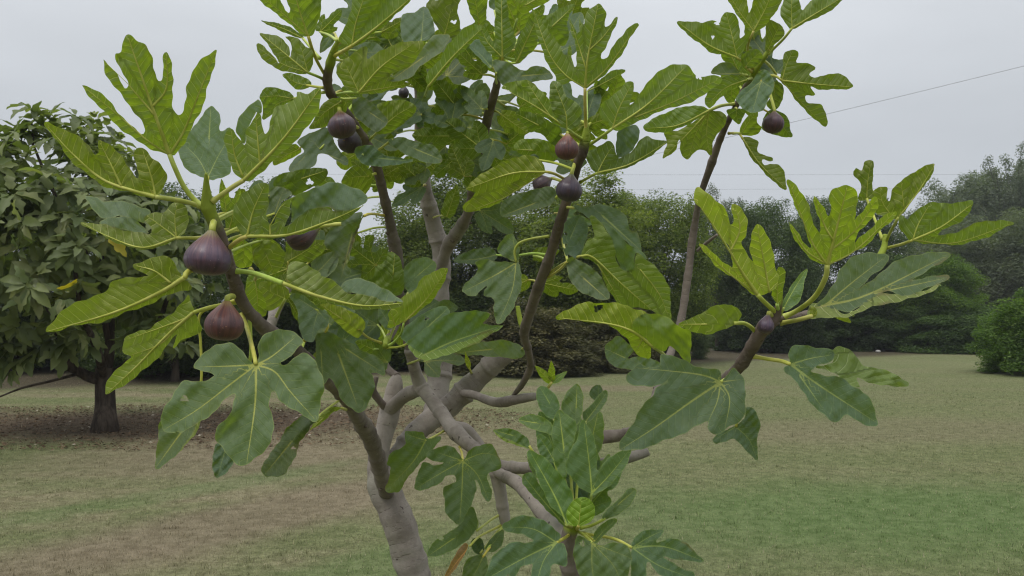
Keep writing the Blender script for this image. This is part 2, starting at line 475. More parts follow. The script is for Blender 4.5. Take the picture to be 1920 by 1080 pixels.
# ================================================================== GROUND
def lawn_colour(t):
    """Patchy mown lawn: green stripes, dry tan stripes and bare brown soil, by world position."""
    p = t.pos()
    sep = t.n.new('ShaderNodeSeparateXYZ'); t.l.new(p, sep.inputs[0])
    x, y = sep.outputs[0], sep.outputs[1]
    n1 = t.noise(t.scale(p, (0.33, 0.62, 1)), 1.0, 4, 0.55)
    n2 = t.noise(t.scale(p, (1.5, 2.2, 1)), 1.0, 4, 0.6)
    n3 = t.noise(p, 11.0, 3, 0.6)
    warp = t.math('MULTIPLY', t.math('SUBTRACT', n2, 0.5), 1.3)
    def ell(cx, cy, rx, ry, rot=0.0, lo=0.45, hi=1.25):
        c, s = math.cos(rot), math.sin(rot)
        dx, dy = t.math('SUBTRACT', x, cx), t.math('SUBTRACT', y, cy)
        u = t.math('DIVIDE', t.math('ADD', t.math('MULTIPLY', dx, c), t.math('MULTIPLY', dy, s)), rx)
        v = t.math('DIVIDE', t.math('SUBTRACT', t.math('MULTIPLY', dy, c), t.math('MULTIPLY', dx, s)), ry)
        r = t.math('SQRT', t.math('ADD', t.math('MULTIPLY', u, u), t.math('MULTIPLY', v, v)))
        return t.smooth(t.math('ADD', r, t.math('MULTIPLY', warp, 0.45)), lo, hi, 1.0, 0.0)
    green = t.mix(t.smooth(n3, 0.3, 0.7), (0.114, 0.150, 0.055), (0.182, 0.218, 0.092))
    tan = t.mix(t.smooth(n3, 0.3, 0.7), (0.230, 0.190, 0.124), (0.340, 0.288, 0.198))
    soil = t.mix(t.smooth(n3, 0.3, 0.7), (0.082, 0.056, 0.042), (0.150, 0.108, 0.080))
    dry = t.smooth(t.math('ADD', t.math('MULTIPLY', n1, 0.7), t.math('MULTIPLY', n2, 0.3)), 0.40, 0.62)
    dry = t.math('MULTIPLY', dry, t.smooth(x, -3.0, 2.0, 1.20, 0.36))
    c = t.mix(t.math('MULTIPLY_ADD', dry, 0.55, 0.12), green, tan)
    n4 = t.noise(p, 38.0, 6, 0.8)
    c = t.mix(1.0, c, t.mix(t.smooth(n4, 0.28, 0.72), (0.60, 0.60, 0.58), (1.32, 1.32, 1.3)), 'MULTIPLY')
    brown = t.math('MAXIMUM', ell(-1.75, 5.45, 2.4, 0.60, 1.0), t.math('MULTIPLY', ell(4.3, 9.6, 3.2, 1.1, 0.1), 0.45))
    brown = t.math('MAXIMUM', brown, t.math('MULTIPLY', ell(-1.9, 8.3, 3.0, 1.5, 0.35), 0.85))
    brown = t.math('MAXIMUM', brown, t.math('MULTIPLY', ell(2.0, 15.6, 3.6, 0.8, 0.0), 0.7))
    c = t.mix(t.math('MULTIPLY', brown, 0.82), c, t.mix(0.35, tan, soil))
    grn = t.math('MAXIMUM', ell(2.9, 5.5, 2.9, 1.3, 0.1, 0.25, 1.35), ell(-2.6, 6.25, 2.0, 0.28, 0.93))
    grn = t.math('MAXIMUM', grn, ell(-0.85, 4.2, 0.9, 0.36, 0.9))
    c = t.mix(t.math('MULTIPLY', grn, t.smooth(x, -1.5, 1.0, 0.42, 0.75)), c, t.mix(t.smooth(n3, 0.3, 0.7), (0.085, 0.158, 0.042), (0.142, 0.222, 0.078)))
    soil_mask = t.math('MAXIMUM', ell(-4.4, 10.4, 3.9, 1.7, 0.08), ell(-9.0, 10.5, 3.0, 1.8))  # patches of bare soil round and left of the smaller orchard tree
    c = t.mix(t.math('MULTIPLY', soil_mask, 0.9), c, soil)
    # leaf litter and bare earth under the trees beyond the lawn
    far = t.smooth(t.math('ADD', y, t.math('ADD', t.math('MULTIPLY', x, -0.62), t.math('MULTIPLY', warp, 1.2))), 20.0, 22.0)
    far = t.math('MAXIMUM', far, t.smooth(t.math('ADD', y, t.math('MULTIPLY', warp, 0.8)), 37.0, 39.0))
    c = t.mix(t.math('MULTIPLY', far, 0.9), c, t.mix(t.smooth(n3, 0.3, 0.7), (0.045, 0.036, 0.024), (0.095, 0.074, 0.052)))
    return c, n2, n3, far

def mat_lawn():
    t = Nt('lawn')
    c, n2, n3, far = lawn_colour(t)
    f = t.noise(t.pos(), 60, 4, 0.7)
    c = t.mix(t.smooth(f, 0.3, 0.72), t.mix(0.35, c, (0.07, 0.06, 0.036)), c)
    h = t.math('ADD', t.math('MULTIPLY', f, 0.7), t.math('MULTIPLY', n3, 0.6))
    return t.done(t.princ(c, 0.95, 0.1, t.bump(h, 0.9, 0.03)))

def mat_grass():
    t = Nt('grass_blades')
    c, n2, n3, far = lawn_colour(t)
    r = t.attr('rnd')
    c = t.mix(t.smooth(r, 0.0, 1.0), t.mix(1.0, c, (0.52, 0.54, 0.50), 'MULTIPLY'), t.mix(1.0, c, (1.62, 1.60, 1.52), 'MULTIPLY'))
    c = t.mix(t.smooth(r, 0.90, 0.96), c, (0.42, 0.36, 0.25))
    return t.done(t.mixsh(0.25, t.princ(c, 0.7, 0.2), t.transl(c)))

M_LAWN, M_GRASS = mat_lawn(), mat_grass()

def ground_z(X, Y):
    r = np.random.RandomState(3)
    Z = np.zeros_like(X)
    for k in range(10):
        a, b, ph = r.uniform(-0.8, 0.8), r.uniform(-0.8, 0.8), r.uniform(0, 6.28)
        Z = Z + 0.008 * np.sin(a * X + b * Y + ph)
    return (Z - 0.02) * np.clip((55 - np.abs(X)) / 10, 0, 1) * np.clip((48 - Y) / 6, 0, 1)

def make_ground():
    xs = np.concatenate([np.linspace(-1500, -60, 12), np.linspace(-50, 50, 120), np.linspace(60, 1500, 12)])
    ys = np.concatenate([np.linspace(-200, -10, 6), np.linspace(-6, 45, 140), np.linspace(50, 2500, 16)])
    X, Y = np.meshgrid(xs, ys)
    Z = ground_z(X, Y)
    n, m = X.shape
    i = np.arange(n * m).reshape(n, m)
    f = np.stack([i[:-1, :-1], i[:-1, 1:], i[1:, 1:], i[1:, :-1]], -1).reshape(-1, 4)
    me = np_mesh('ground', np.stack([X.ravel(), Y.ravel(), Z.ravel()], 1), f)
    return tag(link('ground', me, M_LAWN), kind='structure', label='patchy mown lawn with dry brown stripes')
make_ground()

def make_grass():
    r = np.random.RandomState(11)
    d = 3.0 + 19.0 * r.rand(560000) ** 1.25
    d = d[r.rand(len(d)) < np.clip((22.0 - d) / 9.0, 0, 1)]
    x = r.uniform(-0.86, 0.86, len(d)) * d
    # scattered longer tufts
    td = 3.4 + 12.0 * r.rand(1500) ** 1.4
    tx = r.uniform(-0.8, 0.8, 1500) * td
    k = r.randint(0, 1500, 26000)
    d = np.concatenate([d, td[k] + r.normal(0, 0.022, len(k))]); x = np.concatenate([x, tx[k] + r.normal(0, 0.022, len(k))])
    n = len(d)
    tuft = np.arange(n) >= n - len(k)
    a = r.uniform(0, 6.283, n)
    L = r.uniform(0.006, 0.018, n) * (1 + 0.02 * d) * np.where(r.rand(n) < 0.03, 1.7, 1.0) * np.where(tuft, 1.9, 1.0)
    w = r.uniform(0.0010, 0.0021, n) * (1 + 0.07 * d)
    lean = r.uniform(0.3, 1.4, n)
    dx, dy = np.cos(a), np.sin(a)
    bx, by = x, d
    gz = ground_z(bx, by)
    tip = np.stack([bx + dx * L * np.sin(lean), by + dy * L * np.sin(lean), L * np.cos(lean) + 0.002 + gz], 1)
    s = np.stack([-dy * w, dx * w, np.zeros(n)], 1)
    b = np.stack([bx, by, gz - 0.008], 1)
    V = np.stack([b - s, b + s, tip], 1).reshape(-1, 3)
    f = np.arange(3 * n).reshape(n, 3)
    rn = np.repeat(r.rand(n), 3)
    me = np_mesh('grass', V, f, {'rnd': rn}, smooth=False)
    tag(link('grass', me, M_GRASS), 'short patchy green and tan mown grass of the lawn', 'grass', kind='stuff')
make_grass()

def mat_litter():
    t = Nt('leaf_litter')
    r = t.attr('rnd')
    c = t.mix(r, (0.05, 0.032, 0.020), (0.165, 0.115, 0.070))
    c = t.mix(t.smooth(r, 0.965, 0.985), c, (0.42, 0.38, 0.30))
    return t.done(t.princ(c, 0.9, 0.1))

def make_litter():
    r = np.random.RandomState(5)
    n = 9000
    ang, q = r.uniform(0, 6.283, n), np.sqrt(r.rand(n)) * 1.1
    x = -4.6 + np.cos(ang) * q * 4.6
    y = 10.4 + np.sin(ang) * q * 2.0
    s = r.uniform(0.010, 0.032, n)
    a = r.uniform(0, 6.283, n)
    V = np.zeros((n, 4, 3))
    for k in range(4):
        th = a + k * math.pi / 2
        rr = s * (1.0 if k % 2 == 0 else 0.5)
        V[:, k, 0] = x + np.cos(th) * rr
        V[:, k, 1] = y + np.sin(th) * rr
        V[:, k, 2] = ground_z(x, y) + 0.010 + r.uniform(0, 0.018, n)
    me = np_mesh('leaf_litter', V.reshape(-1, 3), np.arange(4 * n).reshape(n, 4), {'rnd': np.repeat(r.rand(n), 4)}, False)
    tag(link('leaf_litter', me, mat_litter()), 'brown fallen leaf litter on the bare soil round the smaller orchard tree', 'leaf litter', kind='stuff')
make_litter()

# earth bank far behind the shrubs
def mat_bank():
    t = Nt('earth_bank')
    n1, n2 = t.noise(t.pos(), 0.5, 4), t.noise(t.pos(), 5, 4)
    c = t.mix(t.smooth(n2, 0.3, 0.7), (0.085, 0.050, 0.036), (0.155, 0.098, 0.072))
    c = t.mix(t.math('MULTIPLY', t.smooth(n1, 0.5, 0.68), 0.7), c, (0.06, 0.065, 0.03))
    return t.done(t.princ(c, 0.95, 0.1, t.bump(n2, 0.8, 0.1)))
def make_bank():
    r = np.random.RandomState(8)
    xs = np.linspace(-60, 60, 160)
    prof = [(0, -0.05), (0.6, 0.5), (1.4, 1.15), (2.6, 1.6), (5, 1.75), (9, 1.5), (14, -0.1)]
    V = []
    for x in xs:
        k = 1 + 0.18 * math.sin(x * 0.31 + 1) + 0.10 * math.sin(x * 0.83)
        for dy, z in prof:
            V.append((x, 43 + dy + 0.8 * math.sin(x * 0.2), z * k if z > 0 else z))
    m = len(prof); i = np.arange(len(V)).reshape(len(xs), m)
    f = np.stack([i[:-1, :-1], i[1:, :-1], i[1:, 1:], i[:-1, 1:]], -1).reshape(-1, 4)
    tag(link('earth_bank', np_mesh('earth_bank', V, f), mat_bank()), kind='structure', label='low reddish earth bank behind the shrubs')
make_bank()

# ================================================================== BACKGROUND TREES
def leaf_cloud(r, centres, radii, n, size, flat=0.75):
    """n small folded leaf rhombs scattered in clumps; returns verts, tris, rnd."""
    k = r.choice(len(centres), n, p=(radii ** 2) / (radii ** 2).sum())
    v = r.normal(size=(n, 3)); v /= np.linalg.norm(v, axis=1)[:, None]
    rad = r.rand(n) ** 0.42
    p = centres[k] + v * (rad * radii[k])[:, None] * np.array([1, 1, flat])
    up = np.stack([r.normal(0, 0.55, n), r.normal(0, 0.55, n), np.ones(n)], 1) + v * 0.5
    up /= np.linalg.norm(up, axis=1)[:, None]
    a = r.normal(size=(n, 3)); a = np.cross(up, a); a /= np.linalg.norm(a, axis=1)[:, None] + 1e-9
    b = np.cross(up, a)
    L = size * r.uniform(0.6, 1.35, n)
    W = L * r.uniform(0.40, 0.6, n)
    V = np.empty((n, 4, 3))
    V[:, 0] = p - a * L[:, None] * 0.5
    V[:, 1] = p + b * W[:, None] * 0.5 + up * W[:, None] * 0.18
    V[:, 2] = p + a * L[:, None] * 0.5 - up * L[:, None] * 0.08
    V[:, 3] = p - b * W[:, None] * 0.5 + up * W[:, None] * 0.18
    i = np.arange(n) * 4
    T = np.concatenate([np.stack([i, i + 1, i + 2], 1), np.stack([i, i + 2, i + 3], 1)])
    rn = np.clip(r.rand(n) * 0.75 + 0.25 * (rad > 0.8) * r.rand(n), 0, 1)
    return V.reshape(-1, 3), T, np.repeat(rn, 4)

def make_proto(seed, n_clump, n_leaf, leaf, low, shape='round', loose=0.0, limb_n=7, flat=0.75):
    """Unit tree: height 1, crown from z = low to 1, half width 0.5. Returns trunk mesh, limb mesh, crown mesh."""
    r = np.random.RandomState(seed)
    C, R = [], []
    while len(C) < n_clump:
        v = r.normal(size=3); v /= np.linalg.norm(v)
        q = r.uniform(0.35, 1.0) ** 0.5 * (1 + loose * r.normal() * 0.35)
        cz = (low + 1) / 2; hz = (1 - low) / 2
        p = np.array([v[0] * 0.40 * q, v[1] * 0.40 * q, cz + v[2] * hz * 0.86 * q])
        if shape == 'feather': break
        if shape == 'vase':
            k = 0.55 + 0.6 * (p[2] - low) / (1 - low)
            p[0] *= k; p[1] *= k
        if shape == 'mound':
            p = np.array([v[0] * 0.43 * q, v[1] * 0.43 * q, abs(v[2]) * 0.88 * q])
        C.append(p); R.append(r.uniform(0.05, 0.13) * (1 - 0.4 * loose))
    if shape == 'feather':
        C, R, ends = [], [], []
        for k in range(limb_n):
            az, sp = r.uniform(0, 6.283), r.uniform(0.05, 0.5)
            tip = np.array([math.cos(az) * sp, math.sin(az) * sp, low + (1 - low) * (1 - 0.55 * (sp / 0.5) ** 2) * r.uniform(0.75, 1.0)])
            ends.append(tip)
            for u in (0.62, 0.74, 0.86, 0.95, 1.0):
                C.append(np.array([tip[0] * u, tip[1] * u, low * 0.6 + (tip[2] - low * 0.6) * (u ** 0.8)]) + r.normal(size=3) * 0.012)
                R.append(r.uniform(0.025, 0.06))
    C, R = np.array(C), np.array(R)
    V, T, rn = leaf_cloud(r, C, R, n_leaf, leaf, flat)
    V[:, 2] = np.maximum(V[:, 2], 0.004)
    crown = np_mesh('crown', V, T, {'rnd': rn}, False)
    tv, tf = tube(np.array([[0, 0, -0.01], [0.004, 0.002, low * 0.5 + 0.03], [0.0, 0.01, low + 0.16], [0.01, 0.0, low + 0.34]]),
                  np.array([0.030, 0.022, 0.015, 0.006]), 8, True, 0.06, seed)
    trunk = np_mesh('trunk', tv, tf)
    limbs = []
    for k in range(limb_n):
        c = ends[k] if shape == 'feather' else C[k * len(C) // limb_n]
        z0 = low * 0.4 + 0.04 + 0.12 * r.rand()
        p = catmull(np.array([[0, 0, z0], [c[0] * 0.35, c[1] * 0.35, z0 + (c[2] - z0) * 0.45], [c[0] * 0.75, c[1] * 0.75, z0 + (c[2] - z0) * 0.8], c]), 0.04)
        v, f = tube(p, np.linspace(0.011 if limb_n < 20 else 0.006, 0.0012, len(p)), 5)
        limbs.append(np_mesh('limb', v, f))
    return trunk, limbs, crown

PROTO = {
    'airy': make_proto(21, 300, 80000, 0.016, 0.06, 'vase', 0.4),
    'round': make_proto(22, 300, 85000, 0.016, 0.02, 'round', 0.15),
    'mound': make_proto(23, 260, 70000, 0.020, 0.0, 'mound', 0.1, 4),
    'loose': make_proto(24, 130, 30000, 0.013, 0.22, 'feather', 0.6, 55, 0.7),
}

def background_tree(name, kind, px, d, top, width, mat, label, cat, tint=(1, 1, 1), rot=0.0, yscale=1.0, group=None):
    """px: pixel column of the stem; d: distance; top: pixel row of the crown's top; width: crown width in pixels."""
    h = (600 - top) / F * d + CAM_H
    w = width / F * d
    x = (px - 960) / F * d
    root = empty(name, (x, d, 0), label, cat, group)
    tr, limbs, cr = PROTO[kind]
    sc = (w, w * yscale, h)
    def child(nm, me, m, kd=None):
        o = link(nm, me, None, root)
        if not me.materials: me.materials.append(None)
        o.material_slots[0].link = 'OBJECT'
        o.material_slots[0].material = m
        o.scale = sc
        o.rotation_euler = (0, 0, rot)
        if kd: o['kind'] = kd
        return o
    child('trunk', tr, M_WOOD)
    for l in limbs: child('limb', l, M_WOOD)
    c = child('crown', cr, mat, 'stuff')
    c.color = (*tint, 1)
    return root

bt = background_tree
# behind the smaller fig tree, left
bt('shrub', 'round', 330, 17.0, 322, 330, M_FOL_B, 'dark green shrub behind the smaller orchard tree', 'shrub', (1.25, 1.2, 1.1), 0.4)
bt('shrub', 'round', 30, 20.0, 330, 380, M_FOL_B, 'dark shrub far behind the smaller orchard tree and its low limb', 'shrub', (1.0, 1.0, 1.0), 2.0)
bt('shrub', 'airy', 530, 21.0, 345, 330, M_FOL_B, 'dark leafy shrub between the smaller orchard tree and the pale fig trunk', 'shrub', (1.3, 1.25, 1.1), 1.2)
# centre thicket
bt('shrub', 'mound', 700, 22.0, 405, 300, M_FOL_A, 'olive green shrub directly behind the fig trunk', 'shrub', (0.85, 0.9, 0.8), 0.2)
bt('tree', 'airy', 860, 24.0, 305, 400, M_FOL_A, 'small leaved olive green tree behind the pale upright fig stem', 'tree', (0.80, 0.84, 0.75), 2.5)
bt('tree', 'airy', 1080, 22.5, 322, 400, M_FOL_A, 'light green small leaved tree with twinkling leaves beside the bare fig stem', 'tree', (1.0, 1.02, 0.9), 4.0)
bt('tree', 'round', 1225, 24.0, 335, 300, M_FOL_A, 'light green rounded tree behind the thin upright fig stem', 'tree', (0.90, 0.95, 0.85), 5.1)
bt('dry_brush', 'mound', 985, 20.0, 545, 330, M_BRUSH, 'low brown dry brush thicket at the edge of the lawn', 'brush', (1.25, 1.22, 1.15), 1.0)
bt('dry_brush', 'mound', 1180, 21.0, 560, 240, M_BRUSH, 'low dull brown brush under the light green trees', 'brush', (1.2, 1.2, 1.1), 3.3)
bt('shrub', 'mound', 1285, 27.0, 545, 90, M_FOL_B, 'small dark shrub beside the gap showing the earth bank', 'shrub', (1.0, 1.0, 1.0), 0.9)
# right
bt('tree', 'loose', 1345, 34.0, 322, 170, M_FOL_C, 'slender grey green tree with a loose top behind the thin fig stem', 'tree', (0.85, 0.9, 0.8), 2.2)
bt('tree', 'round', 1435, 32.0, 352, 260, M_FOL_B, 'dark dense tree behind the bright right hand fig leaves', 'tree', (1.15, 1.15, 1.2), 3.0)
bt('shrub', 'mound', 1440, 33.5, 470, 240, M_FOL_B, 'black green hedge shrub to the right of the earth bank gap', 'shrub', (0.85, 0.9, 1.0), 0.3)
bt('tree', 'round', 1585, 36.0, 345, 270, M_FOL_B, 'dark tree behind the middle of the right fig branch', 'tree', (1.05, 1.05, 1.1), 4.4)
bt('shrub', 'mound', 1600, 35.0, 520, 260, M_FOL_B, 'dark low hedge shrub along the far lawn edge', 'shrub', (0.9, 1.0, 0.95), 1.7)
bt('shrub', 'round', 1740, 34.0, 465, 230, M_FOL_A, 'fresh green shrub rising above the dark hedge', 'shrub', (0.75, 1.0, 0.60), 0.6)
bt('shrub', 'mound', 1770, 33.0, 545, 260, M_FOL_B, 'leafy dark green shrub at the foot of the fresh green one', 'shrub', (1.3, 1.45, 1.2), 2.6)
bt('tree', 'round', 1850, 46.0, 385, 330, M_FOL_C, 'wide soft grey green tree behind the round bush', 'tree', (1.0, 1.02, 1.0), 1.9)
bt('tree', 'round', 1800, 62.0, 318, 250, M_FOL_C, 'distant hazy grey green tree', 'tree', (1.0, 1.05, 1.1), 0.8)
bt('tree', 'loose', 1915, 58.0, 236, 230, M_FOL_C, 'tall hazy tree with a thin feathery top', 'tree', (0.95, 1.0, 1.0), 5.5)
bt('tree', 'round', 1900, 60.0, 290, 330, M_FOL_C, 'distant rounded hazy tree below the feathery tree top', 'tree', (0.95, 1.0, 1.0), 4.2)
bt('round_bush', 'mound', 1960, 19.5, 508, 270, M_FOL_A, 'round bright green bush standing alone on the lawn', 'bush', (0.66, 0.92, 0.64), 0.1)
bt('shrub', 'mound', 1360, 41.0, 500, 200, M_FOL_B, 'dark shrub seen above the earth bank gap', 'shrub', (0.9, 0.95, 0.95), 5.0)
bt('shrub', 'mound', 870, 23.5, 470, 330, M_FOL_B, 'dark green undergrowth behind the pale upright fig stem', 'shrub', (1.1, 1.1, 1.0), 2.2)
bt('shrub', 'mound', 1100, 24.5, 430, 330, M_FOL_B, 'dark green undergrowth below the light green trees', 'shrub', (1.1, 1.15, 1.0), 0.2)
bt('shrub', 'mound', 560, 22.0, 480, 300, M_FOL_B, 'dark undergrowth between the smaller orchard tree and the fig trunk', 'shrub', (1.1, 1.1, 1.0), 3.0)
bt('shrub', 'mound', 300, 19.0, 470, 330, M_FOL_B, 'dark undergrowth seen past the right limb of the smaller orchard tree', 'shrub', (1.1, 1.1, 1.0), 1.4)
bt('shrub', 'mound', 1510, 36.5, 500, 230, M_FOL_B, 'dark shrub below the right fig shoot', 'shrub', (0.95, 1.0, 1.0), 4.1)
bt('shrub', 'mound', 1690, 37.0, 480, 240, M_FOL_B, 'dark hedge shrub behind the fresh green shrub', 'shrub', (0.95, 1.0, 1.0), 5.3)
bt('shrub', 'mound', -60, 20.5, 560, 300, M_FOL_B, 'dark low shrub at the far left behind the trunk of the smaller orchard tree', 'shrub', (0.95, 1.00, 0.90), 0.0)
bt('shrub', 'mound', 150, 22.0, 565, 280, M_FOL_B, 'dark low shrub directly behind the trunk of the smaller orchard tree', 'shrub', (1.00, 1.06, 0.90), 0.9)
bt('shrub', 'mound', 420, 21.0, 575, 260, M_FOL_B, 'low dark shrub behind the bare soil right of the smaller orchard tree', 'shrub', (1.05, 1.00, 0.90), 1.8)
bt('shrub', 'mound', 640, 23.0, 570, 260, M_FOL_B, 'low dark shrub behind the reddish stone', 'shrub', (0.95, 1.06, 0.90), 2.7)
bt('shrub', 'mound', 790, 25.0, 565, 260, M_FOL_B, 'low dark shrub at the foot of the upright pale fig stem', 'shrub', (1.00, 1.00, 0.90), 3.6)
bt('shrub', 'mound', 1395, 37.0, 585, 150, M_FOL_B, 'low dark shrub just right of the earth bank gap', 'shrub', (1.05, 1.06, 0.90), 4.5)
bt('shrub', 'mound', 1560, 36.0, 590, 200, M_FOL_B, 'low dark shrub behind the white stone', 'shrub', (0.95, 1.00, 0.90), 5.4)
bt('shrub', 'mound', 1860, 35.0, 575, 200, M_FOL_B, 'low dark shrub partly hidden by the round bush', 'shrub', (1.00, 1.06, 0.90), 6.3)
# beyond the frame, for a step to the side
bt('tree', 'round', 2150, 40.0, 330, 360, M_FOL_B, 'dark tree beyond the round bush', 'tree', (1.1, 1.1, 1.1), 3.7)
bt('tree', 'airy', -330, 21.0, 320, 420, M_FOL_B, 'dark tree at the far left beyond the smaller orchard tree', 'tree', (1.1, 1.1, 1.0), 3.9)

# overhead wires, strung between poles outside the view
def mat_plain(name, c, rough=0.7):
    t = Nt(name); n = t.noise(t.obj(), 20, 3)
    return t.done(t.princ(t.mix(n, tuple(v * 0.75 for v in c), tuple(min(1, v * 1.25) for v in c)), rough, 0.3))
M_WIRE = mat_plain('wire_sheath', (0.17, 0.17, 0.18))
M_POLE = mat_wood('pole_timber', (0.08, 0.06, 0.045), (0.17, 0.13, 0.10))
def wire(a, b, sag, rad, label):
    a, b = np.array(a), np.array(b)
    t = np.linspace(0, 1, 60)[:, None]
    p = a + (b - a) * t
    p[:, 2] -= (4 * t * (1 - t))[:, 0] * sag
    o_ = p[0].copy()
    v, f = tube(p - o_, np.full(60, rad), 6)
    tag(link('overhead_wire', np_mesh('overhead_wire', v, f), M_WIRE, None, o_), label, 'wire', 'overhead wires beyond the lawn')
def pole(p, h, label):
    root = empty('utility_pole', (p[0], p[1], 0), label, 'pole', 'utility poles outside the view')
    v, f = tube([[0, 0, -0.3], [0, 0, h * 0.5], [0, 0, h + 0.25]], [0.15, 0.13, 0.10], 10)
    link('post', np_mesh('post', v, f), M_POLE, root)
    v, f = tube([[-0.9, -0.0, h - 0.12], [0.9, 0.0, h - 0.12]], [0.06, 0.06], 6)
    link('crossarm', np_mesh('crossarm', v, f), M_POLE, root)
wa, wb = P(2330, 20, 22.0), P(300, 470, 46.0)
wire(wa, wb, 0.55, 0.0060, 'dark overhead wire slanting across the grey sky')
wc, wd = P(2900, 322, 64.0), P(400, 326, 64.0)
wire(wc, wd, 0.15, 0.007, 'upper of two faint level wires low over the far trees')
we, wf = P(2900, 345, 66.0), P(400, 356, 66.0)
wire(we, wf, 0.15, 0.006, 'lower of two faint level wires low over the far trees')
pole(wa, wa[2], 'timber utility pole beyond the round bush, carrying the slanting wire')
pole(wb, wb[2], 'timber utility pole hidden behind the thicket')

# small white marker stone and reddish rock at the lawn edge
def rock(px, py, sz, mat, name, label, seed):
    g = ground_at(px, py)
    r = np.random.RandomState(seed)
    th = np.linspace(0, math.pi, 9)[1:-1]; ph = np.linspace(0, 2 * math.pi, 14, endpoint=False)
    V = [[0, 0, -0.1]]
    for a in th[::-1]:
        for b in ph:
            k = 1 + 0.12 * math.sin(3 * b + seed) + r.normal() * 0.05
            V.append([math.sin(a) * math.cos(b) * k, math.sin(a) * math.sin(b) * k * 0.8, 0.45 + math.cos(a) * 0.55 * k])
    V.append([0, 0, 1.02])
    V = np.array(V) * sz
    n = len(ph); m = len(th)
    T = []
    for j in range(n):
        T.append((0, 1 + (j + 1) % n, 1 + j))
        for i in range(m - 1):
            a, b, c, d = 1 + i * n + j, 1 + i * n + (j + 1) % n, 1 + (i + 1) * n + (j + 1) % n, 1 + (i + 1) * n + j
            T += [(a, b, c), (a, c, d)]
        T.append((1 + (m - 1) * n + j, 1 + (m - 1) * n + (j + 1) % n, len(V) - 1))
    tag(link(name, np_mesh(name, V, np.array(T)), mat, None, g), label, 'stone')
rock(1646, 661, 0.10, mat_plain('white_stone', (0.36, 0.35, 0.33)), 'white_stone', 'small whitish stone at the foot of the far dark hedge', 2)
rock(628, 722, 0.11, mat_plain('red_stone', (0.30, 0.14, 0.10)), 'red_stone', 'reddish stone on the lawn behind the hanging fig leaves', 5)

# ================================================================== SMALLER FIG TREE (left, across the lawn)
def palm_leaf_mesh(seed):
    """A five-lobed leaf, unit length, folded and drooping; 30 or so triangles."""
    r = np.random.RandomState(seed)
    half = [(0.0, 0.0), (-0.04, 0.07), (0.06, 0.17), (0.20, 0.23), (0.32, 0.19), (0.40, 0.17), (0.54, 0.27), (0.68, 0.27), (0.70, 0.19), (0.74, 0.13), (0.88, 0.12), (1.0, 0.0)]
    if seed % 2: half = [(0.0, 0.0), (-0.02, 0.06), (0.10, 0.13), (0.24, 0.18), (0.36, 0.20), (0.46, 0.215), (0.56, 0.22), (0.66, 0.20), (0.74, 0.175), (0.82, 0.14), (0.92, 0.075), (1.0, 0.0)]
    half = [(a + r.normal() * 0.015, b * r.uniform(0.85, 1.12)) for a, b in half]
    V = []
    for x, y in half: V.append((x, y))
    for x, y in half[1:-1]: V.append((x, -y * r.uniform(0.85, 1.1)))
    mid = [(0.1, 0), (0.25, 0), (0.4, 0), (0.55, 0), (0.75, 0)]
    n0 = len(V)
    V += mid
    ring = list(range(len(half))) + list(range(n0 - 1, len(half) - 1, -1))
    edges = [(ring[i], ring[(i + 1) % len(ring)]) for i in range(len(ring))]
    res = delaunay_2d_cdt([Vector(v) for v in V], edges, [], 1, 1e-5)
    co = np.array([tuple(v) for v in res[0]])
    z = 0.45 * np.abs(co[:, 1]) - 0.42 * co[:, 0] ** 2 + 0.03 * np.sin(9 * co[:, 0] + seed)
    T = np.array([list(f)[:3] for f in res[2]])
    return np.concatenate([co, z[:, None]], 1), T

